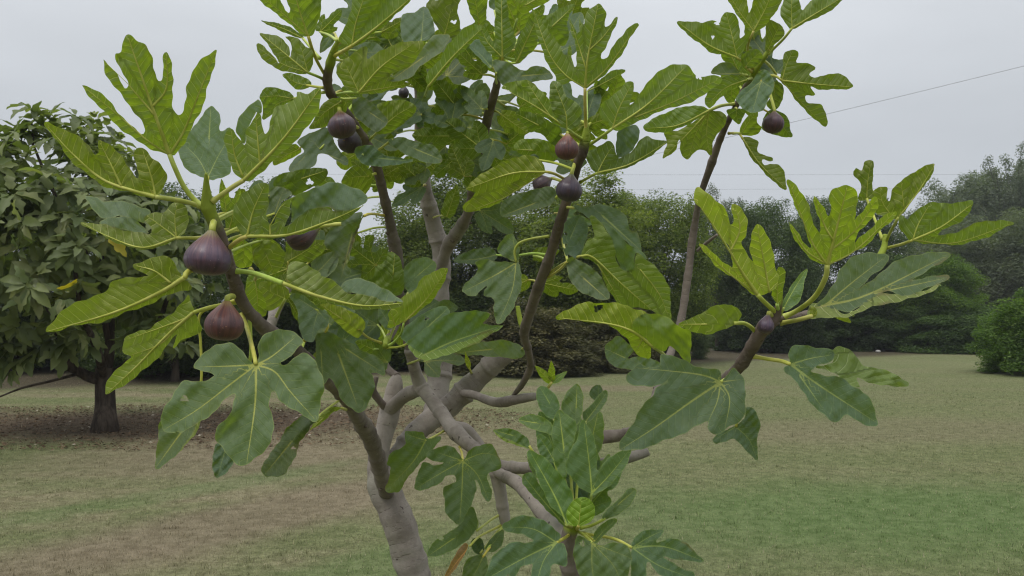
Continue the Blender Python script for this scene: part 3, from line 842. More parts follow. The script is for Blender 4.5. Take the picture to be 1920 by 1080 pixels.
def make_small_fig():
    g = ground_at(196, 803)
    root = empty('orchard_fig_tree', g, 'smaller dark leaved fig tree with a short thick trunk across the lawn', 'tree')
    D = g[1]
    r = np.random.RandomState(31)
    def L(px, py, dd=0.0):
        return P(px, py, D + dd) - g
    def limb(nm, pl, r0, r1, seed):
        p = catmull(np.array(pl), 0.12)
        k = np.linspace(0, 1, len(p))
        rad = r0 * (1 - k) + r1 * k
        if nm == 'trunk': rad = rad * (1 + 0.45 * np.exp(-k * 7))
        v, f = tube(p, rad, 12 if nm == 'trunk' else 8, True, 0.10, seed)
        link(nm, np_mesh(nm, v, f), M_WOOD, root)
    limb('trunk', [(0, 0, -0.08), (0.0, 0, 0.15), L(197, 760), L(196, 720), L(196, 690)], 0.120, 0.10, 1)
    limb('limb', [L(196, 715), L(165, 706, -0.1), L(135, 690, -0.2), L(118, 650, -0.3), L(85, 560, -0.4)], 0.075, 0.03, 2)
    limb('limb', [L(196, 705), L(205, 660, 0.1), L(208, 600, 0.2), L(190, 480, 0.1)], 0.075, 0.03, 3)
    limb('limb', [L(198, 715), L(232, 690, 0.1), L(262, 660, 0.2), L(300, 600, 0.4), L(320, 540, 0.4)], 0.075, 0.025, 4)
    limb('limb', [L(150, 700, -0.15), L(90, 716, -0.4), L(40, 728, -0.5), L(-20, 752, -0.5)], 0.022, 0.008, 5)
    limb('limb', [L(196, 710), L(180, 650, -0.5), L(150, 580, -0.9), L(140, 500, -1.0)], 0.06, 0.02, 6)
    limb('limb', [L(205, 650, 0.1), L(180, 520, 0.0), L(110, 380, -0.2), L(62, 270, -0.2), L(60, 232, -0.2)], 0.04, 0.010, 7)
    # rosettes at shoot ends over the crown's surface
    Cx, Cz = (125 - 960) / F * D, CAM_H + (600 - 455) / F * D
    shoots = []
    while len(shoots) < 400:
        v = r.normal(size=3); v /= np.linalg.norm(v)
        if v[2] < -0.80: continue
        q = r.uniform(0.55, 1.0) ** 0.6
        q *= 1 + 0.10 * math.sin(5 * v[0] + 2) + 0.08 * math.sin(7 * v[2] + 1) + r.normal() * 0.09
        p = np.array([Cx + v[0] * 1.72 * q, D + v[1] * 1.6 * q, Cz + v[2] * 1.38 * q])
        if p[0] > Cx + 0.3: p[2] -= 0.18 * (p[0] - Cx - 0.3)
        shoots.append((p, v))
    for pp in ((62, 222), (30, 290), (100, 262), (150, 300), (10, 262), (215, 330), (45, 246), (80, 240), (120, 282), (180, 318), (250, 345), (-20, 250), (300, 372), (335, 400), (345, 450)):
        shoots.append((P(*pp, D - 0.2), np.array([0, -0.3, 1.0])))
    for pp in ((75, 650), (45, 670), (20, 690), (120, 655), (100, 630), (15, 640), (290, 640), (330, 600), (-20, 660), (5, 665), (40, 640), (60, 620), (130, 635), (-10, 620), (30, 610), (150, 625), (170, 645), (250, 635)):
        shoots.append((P(*pp, D - 0.5), np.array([0.0, -0.6, 0.3])))
    protos = [palm_leaf_mesh(s) for s in range(4)]
    leaves = []
    for p, v in shoots:
        ax = np.array([v[0], v[1], v[2] + 0.4]) + r.normal(size=3) * 0.45; ax /= np.linalg.norm(ax)
        a = np.cross(ax, [0.1, 0.9, 0.3]); a /= np.linalg.norm(a); b = np.cross(ax, a)
        m = r.randint(7, 11)
        for k in range(m):
            th = k * 2.4 + r.normal() * 0.2
            el = 0.15 + 0.75 * k / m
            d = (math.cos(th) * a + math.sin(th) * b) * math.cos(el) + ax * math.sin(el) * 0.9
            d[2] -= r.uniform(0.05, 0.65)
            d /= np.linalg.norm(d)
            up = ax - d * ax.dot(d) + np.array([0, 0, 0.5]); up -= d * up.dot(d); up /= np.linalg.norm(up)
            s = r.uniform(0.15, 0.27)
            pos = p + d * 0.05 - ax * 0.05 * k / m
            leaves.append((pos, d, up, s, r.randint(4)))
    # the 300 leaves nearest the viewer are parts of their own, the rest one mass
    order = sorted(range(len(leaves)), key=lambda i: np.linalg.norm(leaves[i][0] - np.array([0, 0, CAM_H])) - 0.35 * leaves[i][3])
    meshes = [np_mesh('leaf', v, f, {'rnd': np.full(len(v), 0.2 + 0.2 * i)}) for i, (v, f) in enumerate(protos)]
    for m in meshes: m.materials.append(M_FOL_FIG)
    from mathutils import Matrix
    VV, TT, RR, off = [], [], [], 0
    for rank, i in enumerate(order):
        pos, d, up, s, k = leaves[i]
        side = np.cross(up, d)
        if rank < 300:
            o = link('leaf', meshes[k], None, root)
            mtx = Matrix(((d[0] * s, side[0] * s, up[0] * s, pos[0] - g[0]), (d[1] * s, side[1] * s, up[1] * s, pos[1] - g[1]), (d[2] * s, side[2] * s, up[2] * s, pos[2] - g[2]), (0, 0, 0, 1)))
            o.matrix_local = mtx
            q = r.uniform(0.75, 1.25)
            o.color = (q * r.uniform(0.9, 1.1), q, q * r.uniform(0.85, 1.1), 1)
            if rank in (40, 97): o.color = (4.5, 2.9, 0.6, 1); o['label'] = 'yellowed leaf'
        else:
            v, f = protos[k]
            VV.append((v[:, :1] * d + v[:, 1:2] * side + v[:, 2:3] * up) * s + pos - g)
            TT.append(f + off); off += len(v)
            RR.append(np.full(len(v), r.rand() * 0.9))
    me = np_mesh('foliage', np.concatenate(VV), np.concatenate(TT), {'rnd': np.concatenate(RR)})
    o = link('foliage', me, M_FOL_FIG, root); o['kind'] = 'stuff'
make_small_fig()

# ================================================================== HAZE
def make_haze():
    t = Nt('haze')
    v = t.n.new('ShaderNodeVolumePrincipled')
    v.inputs['Color'].default_value = (0.86, 0.90, 0.95, 1)
    v.inputs['Density'].default_value = 0.0009
    v.inputs['Anisotropy'].default_value = 0.2
    t.l.new(v.outputs[0], t.out.inputs['Volume'])
    x, y0, y1, z0, z1 = 70.0, -8.0, 75.0, -1.0, 16.0
    V = [(-x, y0, z0), (x, y0, z0), (x, y1, z0), (-x, y1, z0), (-x, y0, z1), (x, y0, z1), (x, y1, z1), (-x, y1, z1)]
    f = [(0, 3, 2, 1), (4, 5, 6, 7), (0, 1, 5, 4), (1, 2, 6, 5), (2, 3, 7, 6), (3, 0, 4, 7)]
    tag(link('haze', np_mesh('haze', V, f, smooth=False), t.m), 'thin pale haze in the damp air over the lawn', 'haze', kind='stuff')
make_haze()

# ================================================================== THE FIG TREE
TREE_BASE = P(880, 1490, 2.2); TREE_BASE[2] = 0.0
TREE = empty('fig_tree', TREE_BASE, 'large grey stemmed fig tree with big lobed leaves and ripe purple figs', 'tree')
CENTRE = []      # (px, py, depth, radius m) samples of every branch axis

def branch(name, pl, age=1.0, green_end=0.0, seed=0, nodes=0.0, label=None, thick=0.84):
    """pl: list of (px, py, depth, radius px)."""
    p = catmull(np.array(pl, float), 2.5)
    w = Parr(p[:, :2], p[:, 2])
    rad = np.maximum(p[:, 3] * thick, 0.6) / F * p[:, 2]
    ds = np.r_[0, np.cumsum(np.linalg.norm(np.diff(w, axis=0), axis=1))]
    r_ = np.random.RandomState(seed + 100)
    # swollen nodes with leaf scars
    ring = np.zeros(len(w))
    if nodes:
        pos = r_.uniform(0, 0.04)
        while pos < ds[-1]:
            rad = rad * (1 + 0.13 * np.exp(-((ds - pos) / 0.006) ** 2))
            ring = np.maximum(ring, np.exp(-((ds - pos - 0.004) / 0.0028) ** 2) * r_.uniform(0.4, 1.0))
            pos += nodes * r_.uniform(0.6, 1.5)
    rad = rad * (1 + 0.05 * np.sin(ds * 23 + seed) + 0.035 * np.sin(ds * 61 + 2 * seed) + 0.02 * np.sin(ds * 143 + seed))
    wig = np.stack([np.sin(ds * 17 + seed), np.sin(ds * 13 + 2 * seed), np.sin(ds * 19 + 3 * seed)], 1) * (rad * 0.10)[:, None]
    w = w + wig
    sides = 16 if pl[0][3] > 12 else 10
    v, f = tube(w - TREE_BASE, rad, sides, True, 0.075, seed)
    k = np.repeat(np.linspace(0, 1, len(w)), sides)
    al = np.repeat(ds, sides)
    k = np.r_[k, 0, 1]; al = np.r_[al, 0, ds[-1]]
    gr = np.clip((k - (1 - green_end)) / max(0.3 * green_end, 1e-6), 0, 1) if green_end else np.zeros(len(k))
    a0, a1 = (age if isinstance(age, tuple) else (age, age))
    me = np_mesh(name, v, f, {'green': gr, 'age': a0 + (a1 - a0) * k, 'along': al, 'ring': np.r_[np.repeat(ring, sides), 0, 0]})
    o = link(name, me, M_BARK, TREE)
    if label: o['label'] = label
    # short spurs and buds growing from the branch
    if nodes and len(p) > 40 and a0 < 0.95:
        for i in range(10, len(p) - 20, max(8, int(len(p) / 12))):
            if r_.rand() < 0.35: continue
            tn = w[i + 1] - w[i]; tn /= np.linalg.norm(tn)
            sd_ = np.cross(tn, r_.normal(size=3)); sd_ /= np.linalg.norm(sd_)
            L_ = rad[i] * r_.uniform(0.3, 0.8)
            b0 = w[i] - TREE_BASE + sd_ * rad[i] * 0.75
            vv, ff = tube(np.array([b0, b0 + sd_ * L_ * 0.5 + tn * L_ * 0.3, b0 + sd_ * L_ * 0.7 + tn * L_ * 0.7]), np.array([0.34, 0.26, 0.10]) * rad[i], 7)
            link('spur', np_mesh('spur', vv, ff, {'green': np.zeros(len(vv)), 'age': np.full(len(vv), 0.4 * a0), 'along': np.zeros(len(vv))}), M_BARK, o)
    for i in range(0, len(p), 2):
        CENTRE.append((p[i, 0], p[i, 1], p[i, 2], rad[i]))
    return o

def branch_depth(px, py):
    c = np.array(CENTRE)
    d = np.hypot(c[:, 0] - px, c[:, 1] - py)
    i = d.argmin()
    return (c[i, 2], c[i, 3], d[i])

branch('trunk', [(882, 1500, 2.22, 46), (862, 1380, 2.20, 38), (832, 1240, 2.18, 35), (795, 1130, 2.17, 34), (765, 1040, 2.17, 33), (738, 960, 2.18, 31), (718, 905, 2.20, 29), (712, 850, 2.22, 22), (722, 800, 2.24, 19), (733, 755, 2.26, 18), (740, 722, 2.27, 16), (744, 705, 2.28, 9)], 1.0, 0, 1, 0, thick=0.95)
# thick leaning bough, pruned behind the leaves
branch('branch', [(722, 905, 2.22, 20), (750, 850, 2.28, 22), (795, 798, 2.33, 24), (850, 752, 2.36, 25), (905, 702, 2.36, 24), (948, 664, 2.34, 22), (962, 652, 2.33, 16)], 0.95, 0, 2, 0.12)
# upright stem behind and its fork
branch('branch', [(800, 800, 2.36, 20), (818, 755, 2.46, 22), (824, 690, 2.52, 22), (820, 620, 2.54, 21), (824, 540, 2.55, 21), (826, 480, 2.55, 20), (812, 420, 2.53, 16), (802, 370, 2.50, 14), (795, 325, 2.48, 12), (786, 250, 2.42, 10), (784, 160, 2.35, 8)], 1.0, 0, 3, 0.10, thick=0.93)
branch('branch', [(828, 500, 2.54, 16), (842, 460, 2.48, 15), (862, 428, 2.40, 15), (882, 385, 2.30, 13), (896, 310, 2.15, 12), (910, 240, 2.0, 11), (928, 175, 1.85, 10), (938, 125, 1.78, 8), (942, 95, 1.75, 7)], (0.9, 0.25), 0.12, 4, 0.07, thick=0.76)
# dark front branch to the left with the big figs
branch('branch', [(726, 925, 2.15, 18), (712, 880, 2.05, 20), (695, 822, 1.92, 20), (672, 782, 1.80, 19), (640, 738, 1.66, 18), (590, 685, 1.50, 17), (540, 645, 1.38, 16), (495, 615, 1.30, 16), (462, 575, 1.24, 16), (442, 530, 1.20, 16), (428, 490, 1.175, 15), (412, 445, 1.155, 15), (396, 408, 1.14, 16), (388, 385, 1.13, 15), (386, 355, 1.12, 9), (386, 325, 1.11, 3)], (0.70, 0.14), 0.16, 5, 0.06, thick=0.76)
# knuckle joining the front bough
branch('branch', [(728, 770, 2.25, 15), (755, 745, 2.18, 15), (783, 732, 2.10, 16)], 0.95, 0, 6)
branch('branch', [(745, 705, 2.27, 9), (728, 690, 2.30, 8), (716, 660, 2.33, 6)], 0.5, 0, 16)
branch('branch', [(728, 770, 2.25, 10), (712, 752, 2.22, 9), (700, 732, 2.2, 8), (706, 706, 2.2, 5)], 0.4, 0, 17)
# pale front bough down to the right
branch('branch', [(768, 655, 2.02, 14), (776, 690, 2.04, 16), (788, 722, 2.06, 17), (812, 752, 2.03, 18), (834, 782, 1.99, 18), (852, 808, 1.95, 20), (885, 838, 1.88, 17), (920, 862, 1.82, 16), (945, 874, 1.78, 16), (1000, 878, 1.73, 15), (1060, 874, 1.70, 15), (1130, 868, 1.70, 14), (1185, 855, 1.71, 13), (1213, 847, 1.72, 11)], 1.0, 0, 7, 0.10, thick=0.72)
branch('branch', [(846, 800, 1.97, 14), (872, 806, 2.00, 15), (894, 828, 2.0, 13), (912, 848, 1.98, 9)], 1.0, 0, 8)
branch('branch', [(928, 868, 1.80, 14), (934, 900, 1.80, 16), (940, 930, 1.80, 15), (946, 962, 1.80, 13), (950, 985, 1.80, 10)], 1.0, 0, 9, 0.06)
branch('branch', [(930, 880, 1.80, 12), (946, 892, 1.74, 14), (968, 905, 1.68, 16), (992, 930, 1.62, 18), (1015, 960, 1.56, 19), (1045, 988, 1.50, 19), (1070, 1005, 1.46, 17)], 1.0, 0, 10, 0.08, thick=0.78)
branch('branch', [(1052, 1560, 1.62, 34), (1060, 1300, 1.55, 28), (1070, 1120, 1.47, 24), (1068, 1050, 1.44, 20), (1066, 1015, 1.42, 16), (1074, 985, 1.41, 16), (1080, 970, 1.41, 8)], (0.9, 0.5), 0.05, 11, 0.05)
# bough to the right, hidden in part by its leaves
branch('branch', [(1040, 874, 1.71, 13), (1085, 838, 1.68, 14), (1125, 822, 1.66, 15), (1178, 814, 1.64, 15), (1230, 792, 1.56, 14), (1290, 758, 1.44, 13), (1345, 722, 1.32, 13), (1385, 690, 1.24, 14), (1408, 655, 1.20, 15), (1428, 622, 1.17, 17), (1444, 605, 1.155, 17), (1456, 590, 1.15, 12), (1462, 565, 1.14, 7), (1466, 535, 1.135, 3)], (0.85, 0.10), 0.07, 12, 0.06, thick=0.78)
branch('branch', [(1450, 600, 1.16, 9), (1500, 592, 1.25, 8), (1570, 560, 1.36, 8), (1630, 505, 1.43, 8), (1655, 470, 1.46, 8), (1660, 440, 1.47, 6)], (0.2, 0.2), 0.25, 13, 0.05)
# thin upright stem on the right
branch('branch', [(1195, 808, 1.66, 11), (1230, 740, 1.80, 11), (1256, 665, 1.90, 11), (1276, 600, 1.94, 11), (1290, 520, 1.95, 11), (1300, 440, 1.94, 10), (1312, 370, 1.90, 10), (1338, 295, 1.84, 10), (1362, 235, 1.77, 9), (1384, 192, 1.72, 9), (1405, 150, 1.67, 8), (1430, 112, 1.63, 7), (1440, 95, 1.62, 5)], (0.65, 0.25), 0.1, 14, 0.06, thick=0.66)
branch('branch', [(1308, 470, 1.94, 4), (1330, 452, 1.88, 4), (1345, 440, 1.84, 3)], 0.7, 0, 34)
# middle stem with two figs
branch('branch', [(868, 738, 2.34, 9), (892, 742, 2.28, 10), (930, 753, 2.18, 11), (965, 750, 2.08, 11), (1003, 744, 2.0, 9)], 0.9, 0, 15)
branch('branch', [(962, 742, 2.1, 5), (980, 718, 2.02, 8), (994, 688, 1.95, 9), (990, 655, 1.88, 10), (984, 625, 1.82, 12), (992, 590, 1.78, 13), (1012, 530, 1.70, 14), (1035, 470, 1.62, 13), (1053, 410, 1.56, 13), (1068, 360, 1.52, 13), (1080, 315, 1.48, 14), (1093, 280, 1.46, 13), (1098, 250, 1.45, 8), (1100, 225, 1.45, 3)], (0.6, 0.08), 0.10, 18, 0.06, thick=0.74)
branch('branch', [(984, 625, 1.83, 7), (975, 600, 1.84, 6), (970, 575, 1.85, 5)], 0.6, 0.9, 19)
# dark shoot up the middle left
branch('branch', [(770, 660, 2.03, 13), (758, 600, 2.02, 12), (748, 530, 2.0, 12), (744, 480, 1.98, 16), (735, 435, 1.95, 13), (722, 380, 1.90, 12), (708, 320, 1.84, 12), (690, 275, 1.76, 12), (652, 215, 1.64, 11), (622, 180, 1.57, 11), (613, 150, 1.53, 11), (620, 118, 1.50, 11), (628, 92, 1.48, 8), (634, 75, 1.47, 3)], (0.55, 0.15), 0.10, 20, 0.055, thick=0.74)
branch('branch', [(500, 628, 1.36, 8), (512, 600, 1.46, 12), (520, 575, 1.52, 13), (540, 540, 1.60, 8)], 0.9, 0, 21)
branch('branch', [(752, 590, 2.02, 8), (735, 625, 1.94, 9), (724, 640, 1.86, 7), (722, 650, 1.82, 6)], (0.6, 0.3), 0.3, 22)

# ------------------------------------------------------------------ leaves
LEAF_N = [0]
def LF(side, D, base, outline, veins='', pet=None, tint=(1, 1, 1), gx=None, gy=None, fold=0.22, curl=None, extra=(), dattach=None, pr=1.0, wave=1.0, label=None):
    """One leaf. side 'u' shows its underside, 't' its upper side to the lens; D depth of its base;
    outline / veins / petiole in photograph pixels; gx, gy: slope of the blade in depth per sideways metre;
    extra: folded-over pieces (side, outline, slope away from the main blade)."""
    i = LEAF_N[0]; LEAF_N[0] += 1
    r = np.random.RandomState(1000 + i)
    base = np.array(base, float)
    sg = 1.0 if side == 'u' else -1.0
    if gx is None: gx = r.uniform(-0.35, 0.35)
    if gy is None: gy = sg * r.uniform(0.35, 0.75)
    if curl is None: curl = r.uniform(-0.15, 0.25)
    mpp = D / F                                   # metres per pixel
    out0 = pts(outline) if isinstance(outline, str) else np.array(outline, float)
    vl = []
    for vtxt in [q for q in veins.split('|') if q.strip()]:
        q = pts(vtxt)
        if len(q) == 1:
            m = (base + q[0]) / 2 + r.normal(size=2) * 2
            q = np.array([base, m, q[0]])
        vl.append(catmull(q, 5.0))
    if not vl:
        far = out0[np.argmax(np.hypot(*(out0 - base).T))]
        vl.append(catmull(np.array([base, (base + far) / 2 + r.normal(size=2) * 2, far]), 5.0))
    R = max(np.hypot(*(out0 - base).T).max(), 20.0)
    ph = r.uniform(0, 6.28, 6); fq = r.uniform(1.2, 2.6, 6) * 6.28 / R
    va, vb, vs, vlen, vidx = [], [], [], [], []
    for k, v in enumerate(vl):
        s = np.r_[0, np.cumsum(np.hypot(*np.diff(v, axis=0).T))]
        va.append(v[:-1]); vb.append(v[1:]); vs.append(np.stack([s[:-1], s[1:]], 1))
        vlen.append(np.full(len(v) - 1, s[-1])); vidx.append(np.full(len(v) - 1, k))
    va, vb, vs, vlen, vidx = map(np.concatenate, (va, vb, vs, vlen, vidx))
    n_mid = (vidx == 0)
    def vein_coords(q):
        d, t, sd = seg_dist(q, va, vb)
        j = d.argmin(1); n = np.arange(len(q))
        s = vs[j, 0] + (vs[j, 1] - vs[j, 0]) * t[n, j]
        return d[n, j], s, sd[n, j], vlen[j], vidx[j]
    def depth(q):
        rel = q - base
        dm, _, _ = seg_dist(q, va[n_mid], vb[n_mid]); dm = dm.min(1)
        dv = vein_coords(q)[0]
        rr = np.hypot(rel[:, 0], rel[:, 1])
        z = gx * rel[:, 0] + gy * rel[:, 1]
        z = z + sg * fold * dm * (1 - 0.35 * dm / R)
        z = z + sg * 0.16 * dv
        z = z + curl * rr ** 2 / R
        amp = wave * 0.028 * R * (0.3 + 1.4 * np.clip(dv / (0.22 * R), 0, 1))
        z = z + amp * (np.sin(q[:, 0] * fq[0] + ph[0]) * np.cos(q[:, 1] * fq[1] + ph[1]) + 0.5 * np.sin((q[:, 0] + q[:, 1]) * fq[2] * 1.7 + ph[2]))
        cr = wave * 0.0075 * R * np.clip(dv / (0.05 * R), 0, 1)
        z = z + cr * (np.sin(q[:, 0] * 44 / R + ph[3]) * np.sin(q[:, 1] * 38 / R + ph[4]) + 0.6 * np.sin((q[:, 0] - q[:, 1]) * 63 / R + ph[5]))
        return D + z * mpp
    main_poly = None
    V, T, A, off = [], [], {'vs': [], 'vt': [], 'vw': [], 'edge': []}, 0
    for pi, (sd_, ol, slope) in enumerate([(side, out0, 0.0)] + [(a, pts(b) if isinstance(b, str) else b, c) for a, b, c in extra]):
        poly = catmull(ol, 4.0, True)
        # slightly crenate margin
        if pi == 0 or True:
            tg = np.roll(poly, -1, 0) - np.roll(poly, 1, 0)
            nr = np.stack([tg[:, 1], -tg[:, 0]], 1); nr /= np.hypot(*nr.T)[:, None] + 1e-6
            ss = np.r_[0, np.cumsum(np.hypot(*np.diff(poly, axis=0).T))]
            am = 0.0068 * R * min(wave, 1.5)
            poly = poly + nr * (am * (np.sin(ss / (0.052 * R) + ph[3]) + 0.6 * np.sin(ss / (0.021 * R) + ph[4])))[:, None]
        if pi == 0: main_poly = poly
        lo, hi = poly.min(0), poly.max(0)
        area = max((hi - lo).prod() * 0.55, 30)
        g = float(np.clip(math.sqrt(area / 700.0), 2.2, 6.0))
        gxs = np.arange(lo[0], hi[0], g); gys = np.arange(lo[1], hi[1], g * 0.866)
        GX, GY = np.meshgrid(gxs, gys); GX[1::2] += g / 2
        q = np.stack([GX.ravel(), GY.ravel()], 1) + r.uniform(-0.15, 0.15, (GX.size, 2)) * g
        q = np.concatenate([q] + [v for v in vl])
        q = q[inside(poly, q)]
        if len(q):
            bd = seg_dist(q, poly, np.roll(poly, -1, 0))[0].min(1)
            q = q[bd > 0.45 * g]
        allp = np.concatenate([poly, q]) if len(q) else poly
        n = len(poly)
        res = delaunay_2d_cdt([Vector((a, -b)) for a, b in allp], [(k, (k + 1) % n) for k in range(n)], [], 1, 1e-4)
        co = np.array([tuple(v) for v in res[0]]); co[:, 1] *= -1
        tri = np.array([list(f)[:3] for f in res[2]])
        if len(tri) == 0: continue
        dep = depth(co)
        if slope:
            dist = seg_dist(co, main_poly, np.roll(main_poly, -1, 0))[0].min(1)
            dist = np.where(inside(main_poly, co), 0.0, dist)
            dep = dep + (slope * dist) * mpp
            if slope > 0: dep = dep + 0.0006
        # insect bites: small ragged holes in some blades
        hole_d = np.full(len(co), 99.0)
        if pi == 0 and R > 70 and r.rand() < 0.3:
            cc = co[tri].mean(1)
            bad = np.zeros(len(tri), bool)
            for _ in range(r.randint(1, 4)):
                hc = co[r.randint(len(co))]
                if vein_coords(hc[None])[0][0] < 7: continue
                hr = r.uniform(2.6, 6.5); wa_ = r.uniform(0, 6.28)
                dl = cc - hc
                hd = np.hypot(dl[:, 0], dl[:, 1] * r.uniform(0.9, 1.9))
                bad |= hd < hr * (1 + 0.3 * np.sin(3 * np.arctan2(dl[:, 1], dl[:, 0]) + wa_))
                hole_d = np.minimum(hole_d, np.maximum(np.hypot(*(co - hc).T) - hr, 0))
            if bad.sum() < 0.15 * len(tri): tri = tri[~bad]
        if sd_ == 'u': tri = tri[:, ::-1]
        dv, s, sgn, ln, ix = vein_coords(co)
        cm = mpp * 100
        w0 = np.where(ix == 0, 0.20, 0.14) * min(1.0, R * cm / 16.0)
        ed = np.minimum(seg_dist(co, poly, np.roll(poly, -1, 0))[0].min(1), hole_d)
        V.append(Parr(co, dep)); T.append(tri + off); off += len(co)
        A['vs'].append(s * cm); A['vt'].append(dv * sgn * cm)
        A['vw'].append(np.maximum(w0 * (1 - 0.85 * s / ln), 0.02)); A['edge'].append(ed * cm)
    B = P(base[0], base[1], depth(base[None])[0])
    me = np_mesh('leaf', np.concatenate(V) - B, np.concatenate(T), {k: np.concatenate(v) for k, v in A.items()})
    leaf = link('leaf', me, M_LEAF, TREE, B - TREE_BASE)
    k = r.uniform(0.9, 1.1)
    leaf.color = (tint[0] * k, tint[1] * k, tint[2] * k, 1)
    if label: leaf['label'] = label
    # raised ribs on the lower side
    if side == 'u':
        Vv, Tv, ofv = [], [], 0
        for kk, v in enumerate(vl):
            ok = inside(main_poly, v); ok[0] = True
            v = v[ok]
            if len(v) < 3: continue
            rr = (0.0023 if kk == 0 else 0.0014) * min(1.0, R * mpp / 0.16) * pr * np.linspace(1, 0.12, len(v))
            w = Parr(v, depth(v) + rr * 0.2)
            a, b = tube(w - B, rr, 6)
            Vv.append(a); Tv.append(b + ofv); ofv += len(a)
        if Vv:
            link('vein', np_mesh('vein', np.concatenate(Vv), np.concatenate(Tv)), M_STALK, leaf)
    if pet is None:
        c_ = np.array(CENTRE)
        j_ = np.argmin(np.hypot(c_[:, 0] - base[0], c_[:, 1] - base[1]))
        pet = [((base[0] + c_[j_, 0]) / 2, (base[1] + c_[j_, 1]) / 2 - 2), (c_[j_, 0], c_[j_, 1])]
        pr = min(pr, 0.8)
    if pet is not None:
        q = pts(pet) if isinstance(pet, str) else np.array(pet, float)
        d0 = depth(base[None])[0]
        da = dattach
        if da is None:
            bd, br, dist = branch_depth(*q[-1])
            da = bd if dist < 45 else d0 + 0.03
        q = np.concatenate([base[None], q])
        q = catmull(q, 5.0)
        k = np.linspace(0, 1, len(q))
        kk = k * k * (3 - 2 * k)
        dd = d0 * (1 - kk) + da * kk
        r0 = 0.0031 * pr
        rad = r0 * (0.80 + 0.10 * k + 0.35 * np.clip((k - 0.85) / 0.15, 0, 1))
        a, b = tube(Parr(q, dd) - B, rad, 8)
        o = link('petiole', np_mesh('petiole', a, b), M_STALK, leaf)
        o.color = (r.uniform(0.8, 1.1), r.uniform(0.85, 1.1), r.uniform(0.7, 1.2), 1)
    return leaf

TEMPL = {
    5: [(0, 0), (-.10, .12), (-.10, .30), (.04, .46), (.16, .40), (.24, .24), (.30, .20), (.40, .34), (.54, .50), (.70, .48), (.66, .30), (.56, .17), (.60, .14), (.74, .20), (.90, .15), (1, 0)],
    3: [(0, 0), (-.06, .14), (.04, .32), (.22, .42), (.42, .44), (.52, .36), (.46, .22), (.52, .17), (.68, .22), (.86, .16), (1, 0)],
    1: [(0, 0), (-.03, .14), (.10, .30), (.34, .36), (.60, .30), (.84, .14), (1, 0)],
}
def TF(side, D, base, tip, width, kind=3, pet=None, skew=0.0, **kw):
    """A leaf from a lobed pattern: base and tip pixels, width as a share of the length."""
    h = TEMPL[kind]
    b, t = np.array(base, float), np.array(tip, float)
    ax = t - b; pn = np.array([-ax[1], ax[0]])
    r = np.random.RandomState(LEAF_N[0] + 500)
    f = lambda u, v: b + ax * u + pn * (v * width + skew * u * (1 - u))
    L = [f(u + r.normal() * .015, v * r.uniform(.85, 1.12)) for u, v in h]
    Rr = [f(u + r.normal() * .015, -v * r.uniform(.85, 1.12)) for u, v in h[1:-1]]
    ol = np.array(L + Rr[::-1])
    def S(*q): return ' '.join('%.1f,%.1f' % tuple(f(u, v)) for u, v in q)
    vein = S((0, 0), (.5, 0), (.98, 0))
    if kind >= 3:
        a = {5: (.64, .46), 3: (.44, .38)}[kind]
        vein += '|' + S((0, 0), (a[0] * .5, a[1] * .42), a) + '|' + S((0, 0), (a[0] * .5, -a[1] * .42), (a[0], -a[1]))
    if kind == 5:
        vein += '|' + S((0, 0), (.05, .40)) + '|' + S((0, 0), (.05, -.40))
    return LF(side, D, base, ol, vein, pet, **kw)

GREY = (0.90, 0.93, 1.12)
DIM = (0.78, 0.82, 0.80)
BRI = (1.22, 1.24, 0.85)

# ---- left shoot
LF('u', 1.10, (318, 290), '315,290 280,277 250,260 220,235 190,205 170,182 153,160 172,164 190,177 210,195 235,225 255,245 264,251 271,245 265,228 245,200 220,170 200,140 193,111 205,122 215,135 227,155 234,166 239,160 232,140 220,115 216,100 226,96 230,76 240,66 257,77 275,85 285,105 287,130 294,147 301,150 305,135 306,112 312,99 322,117 325,145 322,170 325,200 334,215 344,207 350,185 349,160 365,130 380,110 406,93 400,125 390,165 375,210 355,250 332,287 322,292',
   '318,290 300,240 275,170 241,72|318,290 275,262 215,210 157,163|318,290 345,245 375,170 404,97|290,215 255,175 225,140 196,116|286,200 312,165 312,103', '328,315 345,350 366,376 380,386', BRI, gx=0.1, gy=0.55, pr=1.35)
LF('u', 1.06, (292, 369), '292,371 255,364 200,350 150,317 115,277 85,232 115,240 135,248 160,268 178,288 183,285 185,263 200,270 225,288 240,310 250,330 258,335 261,325 252,305 253,282 265,278 285,295 300,305 312,325 308,345 300,362',
   '292,369 200,340 140,292 90,238|292,369 285,335 268,283|228,350 210,312 188,268', '325,374 355,380 378,388', BRI, gx=-0.25, gy=0.45, pr=1.3)
LF('t', 1.20, (390, 332), '390,335 355,322 335,290 340,265 362,240 380,215 397,199 412,215 413,245 430,240 440,260 435,300 430,325 405,337', '392,260 395,205|350,275|430,258', '388,350 388,372', (1.25, 1.25, 1.35), gy=-0.3)
LF('u', 1.12, (457, 338), '455,338 440,322 425,288 421,262 425,247 434,243 443,251 453,264 458,271 462,258 464,243 477,220 481,207 488,215 490,232 493,247 498,251 503,240 507,223 517,203 540,193 553,183 557,172 577,177 602,163 600,193 590,220 567,250 533,283 500,313 470,340',
   '457,338 530,262 600,166|455,330 440,290 434,247|488,308 484,268 479,214', '440,348 420,362 398,378', (1.0, 1.05, 1.0), gx=-0.1, gy=0.5, pr=1.3, extra=[('t', '441,241 455,213 472,193 484,185 490,198 489,212 480,208 476,222 463,245 457,268 450,258', 0.5)])
